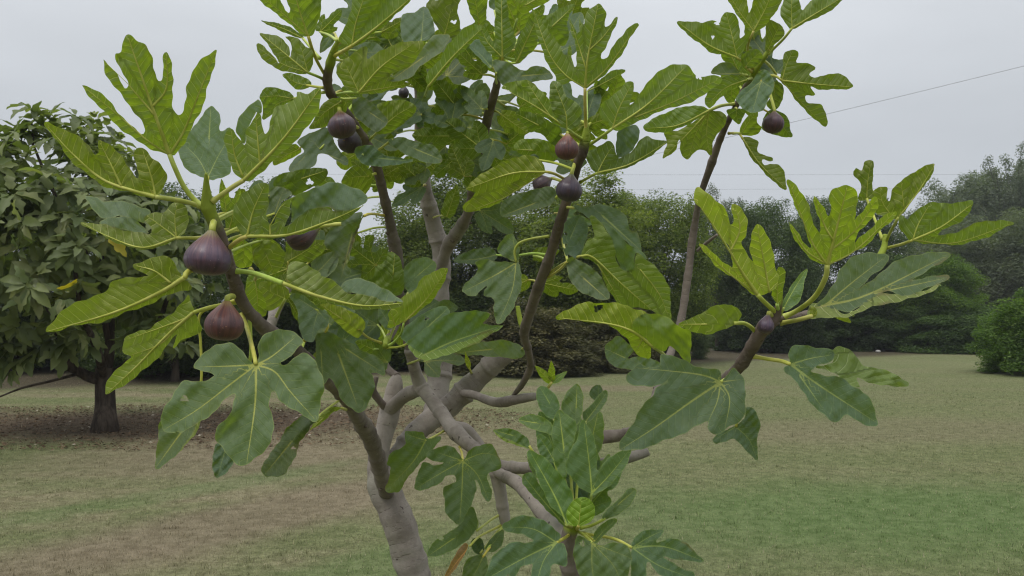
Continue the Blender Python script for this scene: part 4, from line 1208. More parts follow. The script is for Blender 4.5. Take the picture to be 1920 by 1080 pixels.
LF('u', 1.12, (331, 446), '331,447 297,464 267,467 230,460 190,440 152,418 190,420 220,428 253,435 280,438 283,428 274,417 272,407 290,398 310,396 320,384 333,380 347,384 353,400 350,427 340,443',
   '331,446 267,464 200,442 156,419|331,446 308,428 276,405|331,446 328,410 332,384', '350,446 372,446 402,440', (1.05, 1.08, 1.2), gy=0.35,
   extra=[('t', '188,420 200,410 227,405 250,410 267,423 280,437 253,436 220,429', 0.6), ('t', '160,370 180,370 195,376 220,377 247,381 270,390 282,398 272,408 270,420 250,410 227,405 197,410 172,390', 0.9)])
LF('u', 1.07, (346, 522), '350,524 338,512 333,507 327,493 310,482 293,480 272,487 250,497 267,510 280,518 247,518 213,528 203,543 173,555 130,575 103,595 87,622 130,613 173,607 213,595 263,577 307,557 347,545 357,540 352,530',
   '346,520 300,548 213,586 90,621|320,530 290,508 255,498', '352,510 380,500 426,492', BRI, gx=-0.1, gy=0.6, pr=1.5)
LF('u', 1.16, (362, 586), '362,582 358,565 352,552 335,575 322,590 295,602 280,617 242,627 230,640 232,660 247,670 225,685 205,710 198,740 235,720 275,690 300,665 322,638 335,625 325,652 347,636 370,626 377,615 371,595',
   '362,586 310,632 255,688 200,738|362,586 340,600 240,636|335,610 300,645 240,668', '375,582 395,576 415,572 445,566', (1.15, 1.18, 0.95), gx=0.1, gy=0.5, pr=1.2)
LF('t', 1.08, (480, 684), '483,680 484,647 497,628 520,617 543,620 567,637 563,650 550,663 537,673 525,678 528,684 540,680 553,668 570,663 587,672 600,693 607,720 603,747 600,773 590,790 570,780 547,767 527,752 513,735 507,747 505,767 513,790 513,813 497,843 460,873 437,863 413,837 404,817 413,793 430,777 442,742 430,743 410,763 383,787 347,807 323,812 303,805 305,773 317,750 332,727 347,715 377,714 403,705 390,697 363,692 368,677 387,660 403,646 430,643 450,655 470,675 477,685',
   '480,684 478,760 463,866|480,684 430,722 370,768 312,803|480,684 515,697 545,735 588,783|480,684 440,686 375,688|480,684 510,668 550,635', '474,655 462,612 452,588', (1.0, 1.05, 1.05), gx=0.15, gy=-0.45, pr=1.2, fold=0.1)
LF('t', 1.22, (372, 770), '372,770 340,775 303,785 295,835 291,878 313,868 337,846 360,813 373,785', '340,810 293,875', '378,700 376,640 374,592 400,576 446,562', (1.0, 1.05, 0.95), dattach=1.22, extra=[('u', '337,846 360,813 372,785 378,788 365,815', -0.3)], pr=0.8)
LF('t', 1.42, (610, 624), '608,623 593,630 592,670 597,700 608,720 617,707 630,727 647,757 677,773 700,737 700,707 693,693 720,703 717,677 680,657 647,637 620,623', '635,665 668,755|650,655 712,695|602,660 605,710', '614,610 600,600 570,640', (0.95, 1.02, 1.0), fold=0.1)
LF('t', 1.36, (588, 788), '570,780 547,793 527,820 510,847 492,870 497,893 527,892 547,870 563,830 583,800 593,790', '545,830 500,885', None, DIM, wave=2.0)
LF('u', 1.50, (640, 765), '580,807 603,777 623,763 640,765 622,775 607,790', '605,785 582,806', '650,768', (1.2, 1.2, 0.8))
LF('t', 1.40, (425, 835), '408,830 398,868 405,895 425,886 440,862 440,840', '410,890', '455,745 470,665 468,590', (0.85, 0.9, 1.0), wave=2.0)
LF('u', 1.13, (463, 443), '462,443 447,433 437,410 443,383 457,360 498,343 505,367 503,387 498,400 502,417 513,417 520,397 533,380 555,368 547,383 543,403 530,427 543,419 563,404 587,393 617,390 630,395 663,394 682,384 660,404 617,420 580,433 540,444 500,447',
   '463,443 540,440 620,413 680,386|463,443 475,395 495,350|507,444 508,405 535,381', '448,450 430,464 420,470', (1.05, 1.08, 1.0), gx=0.1, gy=0.5, pr=1.3,
   extra=[('t', '555,368 573,357 607,347 630,341 660,350 683,363 689,372 682,384 663,394 630,395 617,390 587,393 563,404 543,419 547,400 547,383', 0.8)])
LF('u', 1.10, (530, 531), '527,530 560,547 600,563 650,576 700,581 733,579 755,568 720,564 683,553 647,547 637,537 613,520 600,517 587,533 567,533 543,528',
   '530,531 600,556 680,573 752,569', '500,520 470,511 440,508', (1.1, 1.1, 1.2), gx=0.1, gy=0.4, pr=1.4,
   extra=[('u', '543,529 537,517 543,497 560,490 580,497 600,515 587,534 567,534', 0.4), ('t', '638,536 657,523 693,527 720,540 743,557 755,567 720,565 683,554 647,548', 0.8)])
LF('u', 1.28, (492, 450), '475,450 510,448 533,473 530,497 513,513 480,497 473,473', '500,480 513,510', None, BRI)
LF('u', 1.30, (455, 440), '440,443 470,460 472,497 443,499 437,467', '455,495', None, (1.35, 1.35, 0.85))
LF('u', 1.34, (478, 525), '467,527 493,553 500,587 483,592 460,556', '483,588', '480,515 470,505', (1.35, 1.4, 0.8))
LF('u', 1.40, (535, 560), '488,530 527,533 543,550 530,570 503,583 490,567', '495,540', '522,585 515,600', (1.1, 1.12, 0.9))
LF('t', 1.40, (597, 583), '543,553 567,553 597,577 617,593 613,613 597,620 587,640 570,637 560,610 557,580', '560,560|585,635|612,600', None, (0.95, 1.0, 1.0))
LF('t', 1.34, (682, 405), '610,460 613,437 633,417 660,403 680,400 667,440 650,493 657,507 640,530 613,513 630,480', '660,440 640,520', '695,401 722,404', GREY, gy=-0.2, extra=[('u', '681,403 668,440 650,496 640,500 657,457', -0.4)], dattach=1.92)
LF('u', 1.45, (540, 490), '530,493 540,467 563,453 607,450 610,467 587,487 560,495', '600,455', None, DIM)
LF('t', 1.30, (590, 515), '583,493 607,477 630,472 633,497 613,519 595,517', '628,475', None, (1.1, 1.1, 1.15))
LF('u', 1.5, (672, 617), '600,570 633,573 680,597 682,620 667,633 633,607 613,583', '640,597 603,572', '690,633 715,643', (1.25, 1.2, 0.9))
# ---- centre cluster
LF('u', 1.90, (735, 552), '687,520 710,493 730,473 747,480 755,503 758,533 750,553 717,549 697,535', '737,515 740,478', '735,580 728,630', (0.85, 0.95, 0.75), gy=0.3)
LF('t', 1.92, (765, 548), '757,507 770,490 797,482 817,493 813,513 790,530 770,550 757,533', '785,515 812,492', '745,600 728,640', (1.05, 1.1, 1.0))
LF('u', 1.74, (757, 605), '730,585 747,563 777,543 793,520 817,508 840,503 830,533 813,560 787,583 760,602 727,615 729,600', '757,605 800,560 838,505|740,608 735,590', '752,625 738,642 724,650', (1.4, 1.45, 0.8), gy=0.6)
LF('t', 1.78, (772, 640), '756,617 790,590 810,580 830,573 843,583 842,603 827,613 803,637 780,652 753,635', '805,610 838,580', '750,650 724,652', (1.15, 1.2, 1.15))
LF('t', 1.66, (796, 668), '765,640 800,615 835,592 875,583 920,588 905,607 942,611 900,628 850,648 815,659 800,665 770,652', '796,665 850,640 935,612', '785,675 765,682', (1.1, 1.2, 1.0), gy=-0.5,
   extra=[('u', '767,648 800,664 815,658 850,647 900,627 943,611 900,640 850,661 810,674 780,670', -0.9)])
LF('t', 2.02, (978, 655), '850,662 880,647 930,638 965,642 985,660 975,672 940,670 900,667', '920,655 855,662', '985,650', (0.9, 0.95, 0.9))
TF('u', 2.0, (880, 690), (872, 660), 0.4, 1, '884,700', tint=(1.4, 1.3, 0.7))
# ---- middle stem
LF('t', 1.62, (968, 492), '968,492 947,484 933,467 943,447 963,440 973,467 974,500 979,527 967,567 947,600 933,606 925,587 927,563 907,553 913,537 887,555 867,547 877,527 897,507 890,490 913,487 933,490', '968,492 930,515 872,545|968,492 960,545 936,602|968,492 962,445', '965,470 975,455 1000,447 1030,443', (0.92, 0.97, 1.08), wave=1.5, dattach=1.6)
LF('t', 1.9, (930, 478), '850,488 880,470 920,465 932,480 920,492 880,495', '', '960,480 1000,475 1025,478', DIM, dattach=1.64)
LF('u', 1.40, (1023, 322), '1023,322 1015,302 985,291 945,303 905,325 873,353 893,361 867,386 880,397 913,390 947,372 980,350 1013,328', '1023,322 960,325 880,352|1023,322 970,360 885,394', '1040,326 1062,338', (1.1, 1.15, 0.75), gy=0.5)
LF('t', 1.55, (1042, 372), '950,372 995,357 1030,350 1047,365 1030,385 1000,393 960,405 943,406 937,392', '1000,382 945,403', '1050,362 1064,355', (0.85, 0.9, 0.85))
LF('u', 1.40, (1097, 165), '1095,165 1087,161 1070,152 1052,158 1037,138 1020,103 1010,73 1003,47 998,17 1012,36 1040,72 1058,100 1063,103 1068,85 1073,108 1078,125 1082,113 1080,90 1072,63 1069,35 1077,50 1084,64 1089,62 1086,47 1087,33 1095,45 1100,25 1122,6 1135,23 1135,50 1157,32 1152,53 1140,80 1128,100 1128,110 1137,107 1150,87 1165,67 1180,50 1197,47 1177,80 1160,110 1133,140 1110,160 1102,165',
   '1097,165 1102,110 1121,10|1097,165 1060,140 1030,100 1001,22|1097,165 1140,125 1194,49|1099,130 1085,85 1071,45|1104,95 1130,70 1154,38', '1097,190 1098,225 1099,248', (0.98, 1.05, 0.95), gy=0.5, pr=1.15)
LF('u', 1.38, (1148, 241), '1148,241 1133,227 1125,207 1133,190 1160,170 1177,155 1189,155 1187,177 1178,200 1193,187 1203,167 1227,143 1257,121 1287,123 1307,143 1330,140 1353,147 1340,163 1313,183 1260,203 1227,212 1193,231 1167,242',
   '1148,241 1215,195 1283,128|1148,241 1160,205 1183,160|1190,220 1260,192 1345,150', '1135,251 1118,263 1104,272', (1.0, 1.07, 0.95), gx=0.15, gy=0.5, pr=1.1)
LF('u', 1.42, (1120, 324), '1120,324 1103,308 1103,287 1133,268 1147,267 1155,283 1160,297 1183,284 1197,267 1213,255 1230,262 1250,267 1227,287 1193,307 1147,323', '1120,324 1180,308 1248,268|1120,324 1135,295 1150,272', '1105,332 1088,342', (0.85, 0.9, 0.85), gy=0.5,
   extra=[('t', '1155,283 1157,250 1173,238 1195,235 1197,262 1183,284 1160,297', 0.8)])
LF('u', 1.36, (1063, 241), '1063,242 1045,226 1033,200 1030,172 1035,153 1050,155 1058,175 1068,185 1085,195 1091,210 1088,230 1075,241', '1063,241 1060,210 1040,158', '1075,250 1094,262', (0.95, 1.0, 0.95), gy=0.4)
LF('u', 1.42, (1060, 238), '1060,240 1030,226 1000,206 960,174 940,165 955,155 985,150 1010,165 1030,190 1042,222', '1060,238 1005,200 945,166|1035,222 1005,180 990,155', '1078,252 1094,262', (0.9, 1.0, 0.72), gy=0.45)
LF('t', 1.52, (930, 137), '925,113 953,117 983,133 1000,123 1027,130 1035,147 1000,153 967,159 947,163 930,140', '980,142 1030,138', '930,150 932,160', GREY, gy=-0.3, dattach=1.84)
LF('u', 1.52, (1050, 252), '967,213 983,208 1017,220 1047,237 1054,250 1040,273 1017,253 990,240', '1010,235 970,214', '1070,262 1090,275', (0.68, 0.78, 0.6))
LF('u', 1.60, (1045, 290), '965,280 975,262 1020,262 1045,280 1042,300 1000,300', '1000,282 968,280', '1075,300', (0.95, 1.05, 0.7))
LF('u', 1.60, (1100, 172), '1123,152 1147,133 1160,130 1173,133 1153,150 1137,167 1127,182 1112,178', '1172,134', '1100,240', DIM)
LF('t', 1.58, (1100, 225), '1098,178 1115,160 1127,180 1124,200 1112,222 1100,225', '1120,165', '1100,245', GREY)
# ---- hanging leaves on the middle stem
LF('t', 1.48, (1064, 488), '1055,445 1060,417 1077,405 1093,407 1103,430 1097,453 1090,477 1067,488 1057,470', '1070,445 1085,410', '1058,465 1054,448', GREY, gy=-0.2)
LF('t', 1.44, (1064, 490), '1062,492 1073,483 1107,500 1127,520 1143,553 1137,563 1110,557 1083,543 1067,520', '1095,522 1138,560', '1050,505 1028,520', (0.9, 0.93, 1.1))
LF('t', 1.50, (1075, 390), '1075,385 1100,388 1127,383 1153,390 1177,410 1180,430 1197,440 1202,470 1173,453 1147,427 1120,417 1090,400', '1130,405 1200,468', '1062,388', (0.85, 0.9, 0.95))
LF('u', 1.46, (1088, 480), '1091,478 1103,450 1113,442 1107,407 1127,417 1147,450 1162,500 1187,507 1193,473 1210,487 1237,507 1253,537 1258,567 1257,597 1237,590 1200,577 1160,570 1140,540 1123,503 1107,487', '1088,480 1112,483 1165,532 1230,588|1120,495 1145,535 1162,566|1200,505 1235,550 1252,590', '1075,485 1052,497 1030,512', (0.95, 1.03, 0.85), gy=0.45,
   extra=[('t', '1147,427 1173,453 1202,470 1210,487 1193,474 1187,507 1162,500 1147,450 1127,417', 0.5)])
LF('u', 1.28, (1224, 650), '1043,596 1067,578 1093,568 1120,568 1147,567 1187,577 1212,587 1190,600 1187,617 1207,633 1222,650 1217,672 1190,660 1173,633 1147,613 1110,604 1077,600', '1224,650 1187,622 1140,607 1047,596|1205,635 1195,655', '1245,665 1262,690', (1.35, 1.4, 0.75), gy=0.55, pr=1.15, dattach=1.55,
   extra=[('t', '1190,600 1213,587 1243,592 1277,613 1293,620 1296,657 1293,681 1280,670 1257,650 1247,658 1223,648 1207,633 1187,617', -0.6)])
LF('t', 1.56, (1215, 690), '1133,653 1145,640 1160,630 1187,655 1178,672 1200,668 1233,677 1238,690 1193,694 1147,684', '1170,670 1138,655', None, (1.0, 1.05, 1.1))
LF('t', 1.16, (1351, 716), '1353,716 1351,700 1339,692 1306,686 1270,671 1240,662 1237,686 1219,690 1198,681 1177,704 1180,719 1210,726 1240,720 1252,715 1231,725 1222,743 1201,767 1190,785 1180,803 1162,833 1165,846 1210,839 1246,827 1288,809 1326,791 1327,800 1342,815 1366,803 1393,782 1399,746 1396,719 1387,701 1375,689 1363,700 1357,712',
   '1351,716 1290,757 1230,800 1168,840|1351,716 1310,702 1200,690|1351,716 1345,752 1328,790|1351,716 1368,748 1360,800|1351,716 1385,712', '1365,708 1384,694', (0.80, 0.84, 0.82), gx=0.1, gy=-0.4, fold=0.12)
LF('t', 1.30, (1380, 800), '1336,824 1348,812 1375,800 1395,785 1399,764 1414,767 1426,797 1420,818 1420,839 1420,863 1399,845 1378,824 1360,828 1342,832', '1380,800 1405,825 1419,860|1345,822', '1386,760 1390,715', (0.78, 0.82, 0.75), dattach=1.26)
LF('u', 1.13, (1376, 606), '1381,606 1390,590 1383,577 1367,572 1343,572 1310,590 1273,608 1300,622 1327,627 1350,620 1373,611', '1325,608 1277,608', '1395,606 1410,615 1420,628', (1.05, 1.1, 0.85), gy=0.45, pr=1.15)
LF('t', 1.14, (1482, 683), '1480,680 1477,663 1485,650 1510,648 1540,652 1560,657 1560,678 1530,687 1520,697 1547,703 1573,707 1593,720 1617,733 1637,760 1645,797 1613,793 1585,778 1565,792 1535,770 1503,733 1487,707 1473,700 1470,688', '1482,683 1540,725 1640,790|1482,683 1520,672 1556,666|1500,705 1540,762', '1465,677 1440,673 1412,668', (0.95, 0.98, 1.0), gx=0.1, gy=-0.4,
   extra=[('u', '1560,657 1577,648 1600,663 1617,682 1647,692 1677,700 1703,720 1683,725 1650,722 1617,712 1607,710 1613,727 1590,718 1567,703 1547,692 1530,687 1560,679', 0.5)], pr=1.2)
# ---- right shoot
LF('u', 1.10, (1420, 552), '1420,552 1403,545 1373,520 1337,493 1310,458 1333,470 1360,493 1373,503 1374,490 1367,467 1357,450 1327,410 1303,375 1307,352 1323,357 1343,377 1363,397 1370,420 1375,407 1373,383 1393,393 1402,413 1397,440 1391,455 1403,477 1417,500 1427,520 1432,517 1415,495 1408,472 1407,450 1410,433 1420,420 1437,440 1450,467 1453,507 1462,520 1453,543 1433,550',
   '1420,552 1390,508 1357,452 1306,378|1443,548 1434,500 1420,425|1410,545 1362,508 1313,461|1370,470 1387,430 1380,392', '1430,563 1446,578 1458,588', (1.5, 1.5, 0.95), gx=0.05, gy=0.5, pr=1.25)
LF('u', 1.07, (1551, 497), '1543,496 1520,484 1500,464 1487,441 1478,415 1493,433 1507,453 1520,463 1510,430 1493,390 1480,360 1477,338 1493,347 1510,373 1520,397 1527,423 1536,437 1538,423 1530,393 1525,365 1540,383 1553,405 1557,393 1555,367 1567,352 1590,347 1607,363 1608,383 1602,413 1613,400 1640,370 1647,390 1627,417 1610,437 1603,455 1615,443 1630,430 1660,403 1680,395 1678,407 1653,430 1620,463 1587,480 1557,496',
   '1551,497 1568,430 1588,352|1551,497 1520,448 1481,346|1551,497 1605,468 1677,399|1559,468 1605,430 1642,376|1545,493 1510,468 1482,422|1562,450 1545,420 1528,370', '1548,520 1528,556 1495,582 1465,596', (1.5, 1.52, 0.85), gx=-0.05, gy=0.55, pr=1.4)
LF('t', 1.16, (1540, 574), '1530,572 1545,560 1563,533 1573,507 1600,483 1630,472 1660,477 1665,487 1653,503 1630,523 1611,543 1633,527 1663,500 1700,483 1737,473 1780,477 1767,493 1733,510 1707,527 1737,518 1777,518 1767,530 1733,543 1700,555 1660,548 1633,560 1610,577 1587,587 1563,578',
   '1540,574 1625,553 1770,482|1550,570 1595,532 1655,485|1640,550 1770,522', None, (1.05, 1.08, 1.25), gx=0.1, gy=-0.55, fold=0.1,
   extra=[('u', '1520,570 1532,570 1563,578 1587,587 1610,577 1633,560 1660,548 1700,555 1733,543 1765,531 1733,553 1700,562 1653,571 1587,593 1520,596', -0.6)])
LF('u', 1.12, (1524, 592), '1520,575 1530,578 1532,590 1524,597 1518,590', '1522,580', '1495,600 1462,606', (1.2, 1.2, 0.8), pr=1.3)
LF('u', 1.38, (1685, 407), '1686,408 1655,406 1640,395 1645,375 1637,362 1647,351 1663,351 1662,371 1668,376 1677,350 1707,327 1733,312 1753,308 1740,340 1713,370', '1685,407 1720,362 1752,310|1672,405 1655,380 1650,355|1695,390 1690,345', '1672,430 1660,455', (1.0, 1.05, 0.85), gy=0.5)
LF('u', 1.36, (1711, 450), '1711,452 1700,443 1683,423 1690,404 1702,412 1713,397 1740,382 1770,380 1797,380 1823,377 1822,393 1803,413 1767,433 1757,442 1787,437 1820,423 1853,413 1900,418 1873,433 1837,450 1787,459 1737,456', '1711,450 1765,425 1821,384|1711,450 1790,455 1895,420|1711,450 1722,420 1742,385', '1690,458 1662,465', (1.05, 1.12, 0.85), gx=0.1, gy=0.5)
LF('u', 1.55, (1625, 372), '1610,375 1615,347 1600,327 1605,315 1615,320 1622,303 1637,302 1637,330 1636,355 1642,370', '1632,308', '1655,450', (0.75, 0.82, 0.8), dattach=1.48)
LF('u', 1.13, (1457, 570), '1450,560 1447,545 1455,515 1460,500 1473,510 1468,545 1462,572', '1462,505', '1460,585', (1.3, 1.35, 0.8))
LF('t', 1.14, (1470, 576), '1466,575 1477,547 1495,520 1514,503 1508,530 1500,563 1476,582', '1512,506', '1462,590', (1.1, 1.2, 0.9))
LF('u', 1.22, (1600, 592), '1560,590 1585,590 1595,605 1575,600', '1590,602', None, BRI)
# ---- top right
LF('u', 1.56, (1382, 108), '1384,108 1367,105 1333,98 1310,80 1287,63 1270,42 1297,40 1317,43 1333,37 1350,43 1353,30 1363,22 1380,30 1387,50 1387,73 1400,60 1413,60 1400,83 1389,104', '1382,108 1330,85 1273,43|1382,108 1372,65 1362,26', '1392,116 1408,128', (0.95, 1.02, 0.85), gy=0.4)
LF('u', 1.54, (1413, 58), '1410,59 1393,43 1377,20 1365,0 1360,-20 1395,-25 1402,13 1405,23 1413,0 1418,-25 1468,-25 1467,0 1447,33 1427,55', '1413,58 1438,10 1445,-20|1413,58 1385,20 1368,-10', '1402,90 1412,130', (1.1, 1.15, 0.8), gy=0.45)
LF('u', 1.56, (1485, 53), '1485,54 1470,40 1463,20 1470,0 1485,-20 1500,5 1505,18 1523,0 1550,-15 1585,-8 1553,23 1520,38', '1485,53 1530,25 1580,-5|1485,53 1484,10 1486,-12', '1470,72 1450,92 1440,102', (0.95, 1.0, 0.85), gy=0.4)
LF('u', 1.62, (1438, 97), '1436,97 1435,83 1437,43 1447,38 1467,50 1470,67 1453,83 1442,98', '1462,48', None, DIM)
LF('u', 1.60, (1466, 151), '1464,150 1467,127 1470,103 1483,93 1497,97 1493,117 1510,117 1528,127 1518,140 1533,145 1563,137 1583,143 1600,163 1567,168 1533,167 1520,163 1528,177 1510,180 1517,193 1540,197 1550,217 1548,238 1527,223 1500,197 1480,170', '1466,151 1530,158 1597,163|1466,151 1500,190 1546,234|1466,151 1475,120 1486,97', '1455,143 1440,140 1425,135', (0.85, 0.9, 0.75), gy=0.4)
LF('t', 1.56, (1427, 152), '1430,130 1443,137 1452,160 1440,187 1430,207 1403,210 1380,187 1393,167 1407,157 1415,145', '1427,152 1412,205|1388,185|1448,165', '1425,140', (1.1, 1.15, 1.25), gy=-0.3)
LF('u', 1.62, (1452, 156), '1450,153 1468,160 1467,187 1453,207 1437,197 1447,177', '1453,203', None, DIM)
LF('u', 1.62, (1329, 207), '1330,207 1300,198 1270,203 1240,215 1215,228 1206,240 1225,249 1255,246 1290,233', '1329,207 1270,235 1210,241', '1350,198 1378,194', (0.9, 0.98, 0.8), gy=0.3)
LF('u', 1.64, (1329, 208), '1328,209 1300,228 1275,243 1247,248 1250,270 1243,297 1265,283 1274,262 1277,287 1288,300 1303,284 1320,282 1333,290 1338,265 1345,250 1358,238 1362,222 1352,209', '1329,208 1290,250 1246,294|1329,208 1305,250 1290,298|1329,208 1325,250 1330,285', '1352,199 1378,195', (0.95, 1.0, 0.85), gy=0.35)
LF('t', 1.58, (1387, 138), '1333,137 1347,120 1367,117 1383,130 1390,139 1360,141', '1337,136', '1400,142', DIM)
LF('u', 1.58, (1398, 125), '1388,112 1400,96 1420,92 1430,105 1422,122 1400,128', '1425,98', '1410,135', (0.9, 0.95, 0.8))
LF('u', 1.58, (1398, 150), '1343,149 1383,140 1402,152 1373,167 1347,187 1330,203 1322,185', '1398,150 1360,165 1328,195', '1410,146', (0.85, 0.92, 0.75))
LF('u', 1.66, (1393, 261), '1393,260 1410,258 1422,267 1420,283 1448,297 1445,303 1430,300 1433,310 1457,307 1470,323 1474,355 1453,343 1430,320 1407,293', '1393,261 1425,308 1472,352', '1385,250 1366,250', (0.85, 0.9, 0.72), gy=0.2)
LF('u', 1.60, (1390, 250), '1387,242 1400,220 1417,210 1420,230 1428,240 1417,253 1392,253', '1415,214', '1375,250', (1.2, 1.25, 0.8))
LF('u', 1.66, (1440, 210), '1440,208 1457,207 1477,220 1482,243 1485,257 1460,255 1430,243 1430,227', '1480,252', None, (0.9, 1.0, 0.75))
LF('u', 1.68, (1382, 205), '1362,207 1397,205 1392,222 1384,233', '1385,230', None, (0.9, 1.0, 0.8))
# ---- top left rosette
LF('u', 1.42, (578, 68), '577,69 563,63 540,43 510,20 487,0 475,-20 520,-25 527,0 535,20 542,25 543,17 537,0 535,-25 598,-25 601,20 591,57', '578,68 560,15 552,-20|578,68 530,25 485,-10', '590,105 606,135 612,140', (1.05, 1.1, 0.85), gy=0.45, pr=1.15)
LF('u', 1.38, (660, 86), '657,87 637,77 647,47 660,17 670,-25 790,-25 767,3 733,37 700,63 677,81', '660,86 710,48 775,-8|660,84 668,40 688,-20', '645,95 628,104', (1.05, 1.12, 0.7), gy=0.5, pr=1.3)
LF('u', 1.44, (577, 136), '577,137 560,138 527,132 500,117 483,97 482,83 493,85 510,103 523,118 512,98 497,77 488,63 510,65 530,73 542,90 543,107 547,83 534,68 560,73 573,87 587,97 587,117', '577,136 540,105 492,66|577,136 530,120 485,90|577,136 565,90', '590,141 606,148', (1.0, 1.0, 0.85), gy=0.4)
LF('u', 1.56, (568, 72), '490,39 523,44 550,54 571,73 540,64 510,50', '495,41', '600,110', DIM)
LF('u', 1.40, (673, 173), '672,175 653,167 633,143 630,133 647,110 687,87 690,110 717,93 760,78 793,80 783,107 763,127 730,143 770,157 727,170 693,177', '673,173 715,125 770,85|673,173 650,125|673,173 720,165 765,157', '652,173 630,178', (0.98, 1.03, 0.75), gy=0.5)
LF('t', 1.44, (800, 80), '728,152 750,133 773,117 793,90 813,67 843,67 827,97 790,123 767,147', '790,110 735,149', None, (1.15, 1.15, 1.35))
LF('t', 1.62, (790, 75), '753,30 777,23 797,12 810,33 815,57 810,72 780,79 755,77', '795,15', None, (0.95, 1.0, 1.15))
LF('u', 1.55, (803, 162), '800,158 800,140 827,107 843,80 880,47 907,50 893,73 860,103 830,137 808,161', '803,162 850,105 904,53', '795,185', (0.95, 1.02, 0.75))
LF('u', 1.75, (830, 75), '800,7 830,-20 870,-25 857,20 863,40 857,70 830,64 810,33', '845,20', None, DIM)
LF('u', 1.6, (575, 160), '530,140 547,137 580,150 581,163 557,168 540,153', '535,141', '608,165', (1.0, 1.05, 0.85))
LF('u', 1.6, (550, 185), '487,180 503,163 543,173 550,187 527,200 503,220 492,223 493,200', '550,185 520,180 490,182|550,185 520,195 495,220', '612,172', (0.85, 0.92, 0.75))
LF('u', 1.5, (640, 190), '590,222 610,190 640,184 652,200 635,225 600,240 580,240', '640,190 610,210 585,238', '632,190', (0.9, 0.97, 0.8))
LF('t', 1.62, (600, 280), '590,247 613,240 633,277 653,300 647,310 613,290 597,290 587,313 543,322 550,300 570,283 557,267 573,253', '620,292 650,304|570,295 548,318|585,262', '640,240', GREY)
LF('u', 1.66, (560, 280), '513,310 517,293 550,270 565,284 540,300', '517,308', None, (1.0, 1.05, 0.75))
LF('t', 1.56, (668, 185), '662,187 683,183 707,203 727,227 707,247 683,233 663,213', '695,212 722,230', '640,186', GREY)
LF('u', 1.6, (715, 240), '707,197 753,187 777,197 777,213 733,248 705,248 727,227', '715,240 745,215 772,200', '690,265', (0.9, 0.97, 0.7))
LF('t', 1.58, (735, 262), '728,264 750,257 787,267 813,273 830,300 810,307 777,297 748,282', '780,280 826,299', '705,285', (0.88, 0.92, 0.92))
LF('t', 1.52, (680, 290), '667,277 700,273 720,290 773,300 750,308 700,312 673,301', '715,297 768,302', '695,300', (0.95, 1.02, 0.9))
LF('u', 1.55, (535, 355), '513,350 520,330 540,323 587,315 613,318 607,340 573,357 557,367 533,358', '565,335 610,320', None, (0.72, 0.82, 0.65))
LF('t', 1.50, (515, 400), '505,357 527,350 547,363 527,380 507,410 500,400', '530,360', None, DIM)
LF('u', 1.62, (690, 330), '640,342 660,313 693,320 698,340 683,365 660,352', '650,335', '705,325', (1.05, 1.05, 0.7))
# ---- top centre rosette
LF('u', 1.66, (942, 108), '942,108 915,98 900,75 899,60 908,50 918,68 926,75 928,33 930,-10 940,-25 948,-20 953,27 960,53 968,80 955,98', '942,108 941,50 940,-20|942,108 915,80 903,55', '941,120 940,125', (0.95, 1.02, 0.9), gy=0.4)
LF('u', 1.76, (898, 47), '875,0 883,27 897,47 910,43 913,10 915,-25 870,-25', '885,-20', '925,80 938,110', (0.95, 1.0, 0.9))
LF('u', 1.66, (970, 34), '950,-25 950,0 957,17 970,35 993,20 1035,-2 1040,-25', '985,10 1030,-15|965,5 955,-20', '962,60 950,95', (1.05, 1.1, 0.8))
LF('u', 1.72, (968, 118), '967,118 967,83 983,50 1000,20 1020,10 1017,37 1007,83 987,107', '968,118 990,70 1015,16', '955,118 944,110', (0.98, 1.03, 0.85))
LF('u', 1.82, (1010, 80), '1010,80 1015,35 1030,27 1050,16 1077,8 1063,40 1067,63 1057,87 1033,73', '1035,50 1075,12', '975,110 945,108', (0.88, 0.95, 0.8))
LF('t', 1.72, (920, 125), '880,87 897,73 913,87 923,110 920,128 900,110', '885,88', '930,135', (1.0, 1.05, 1.0))
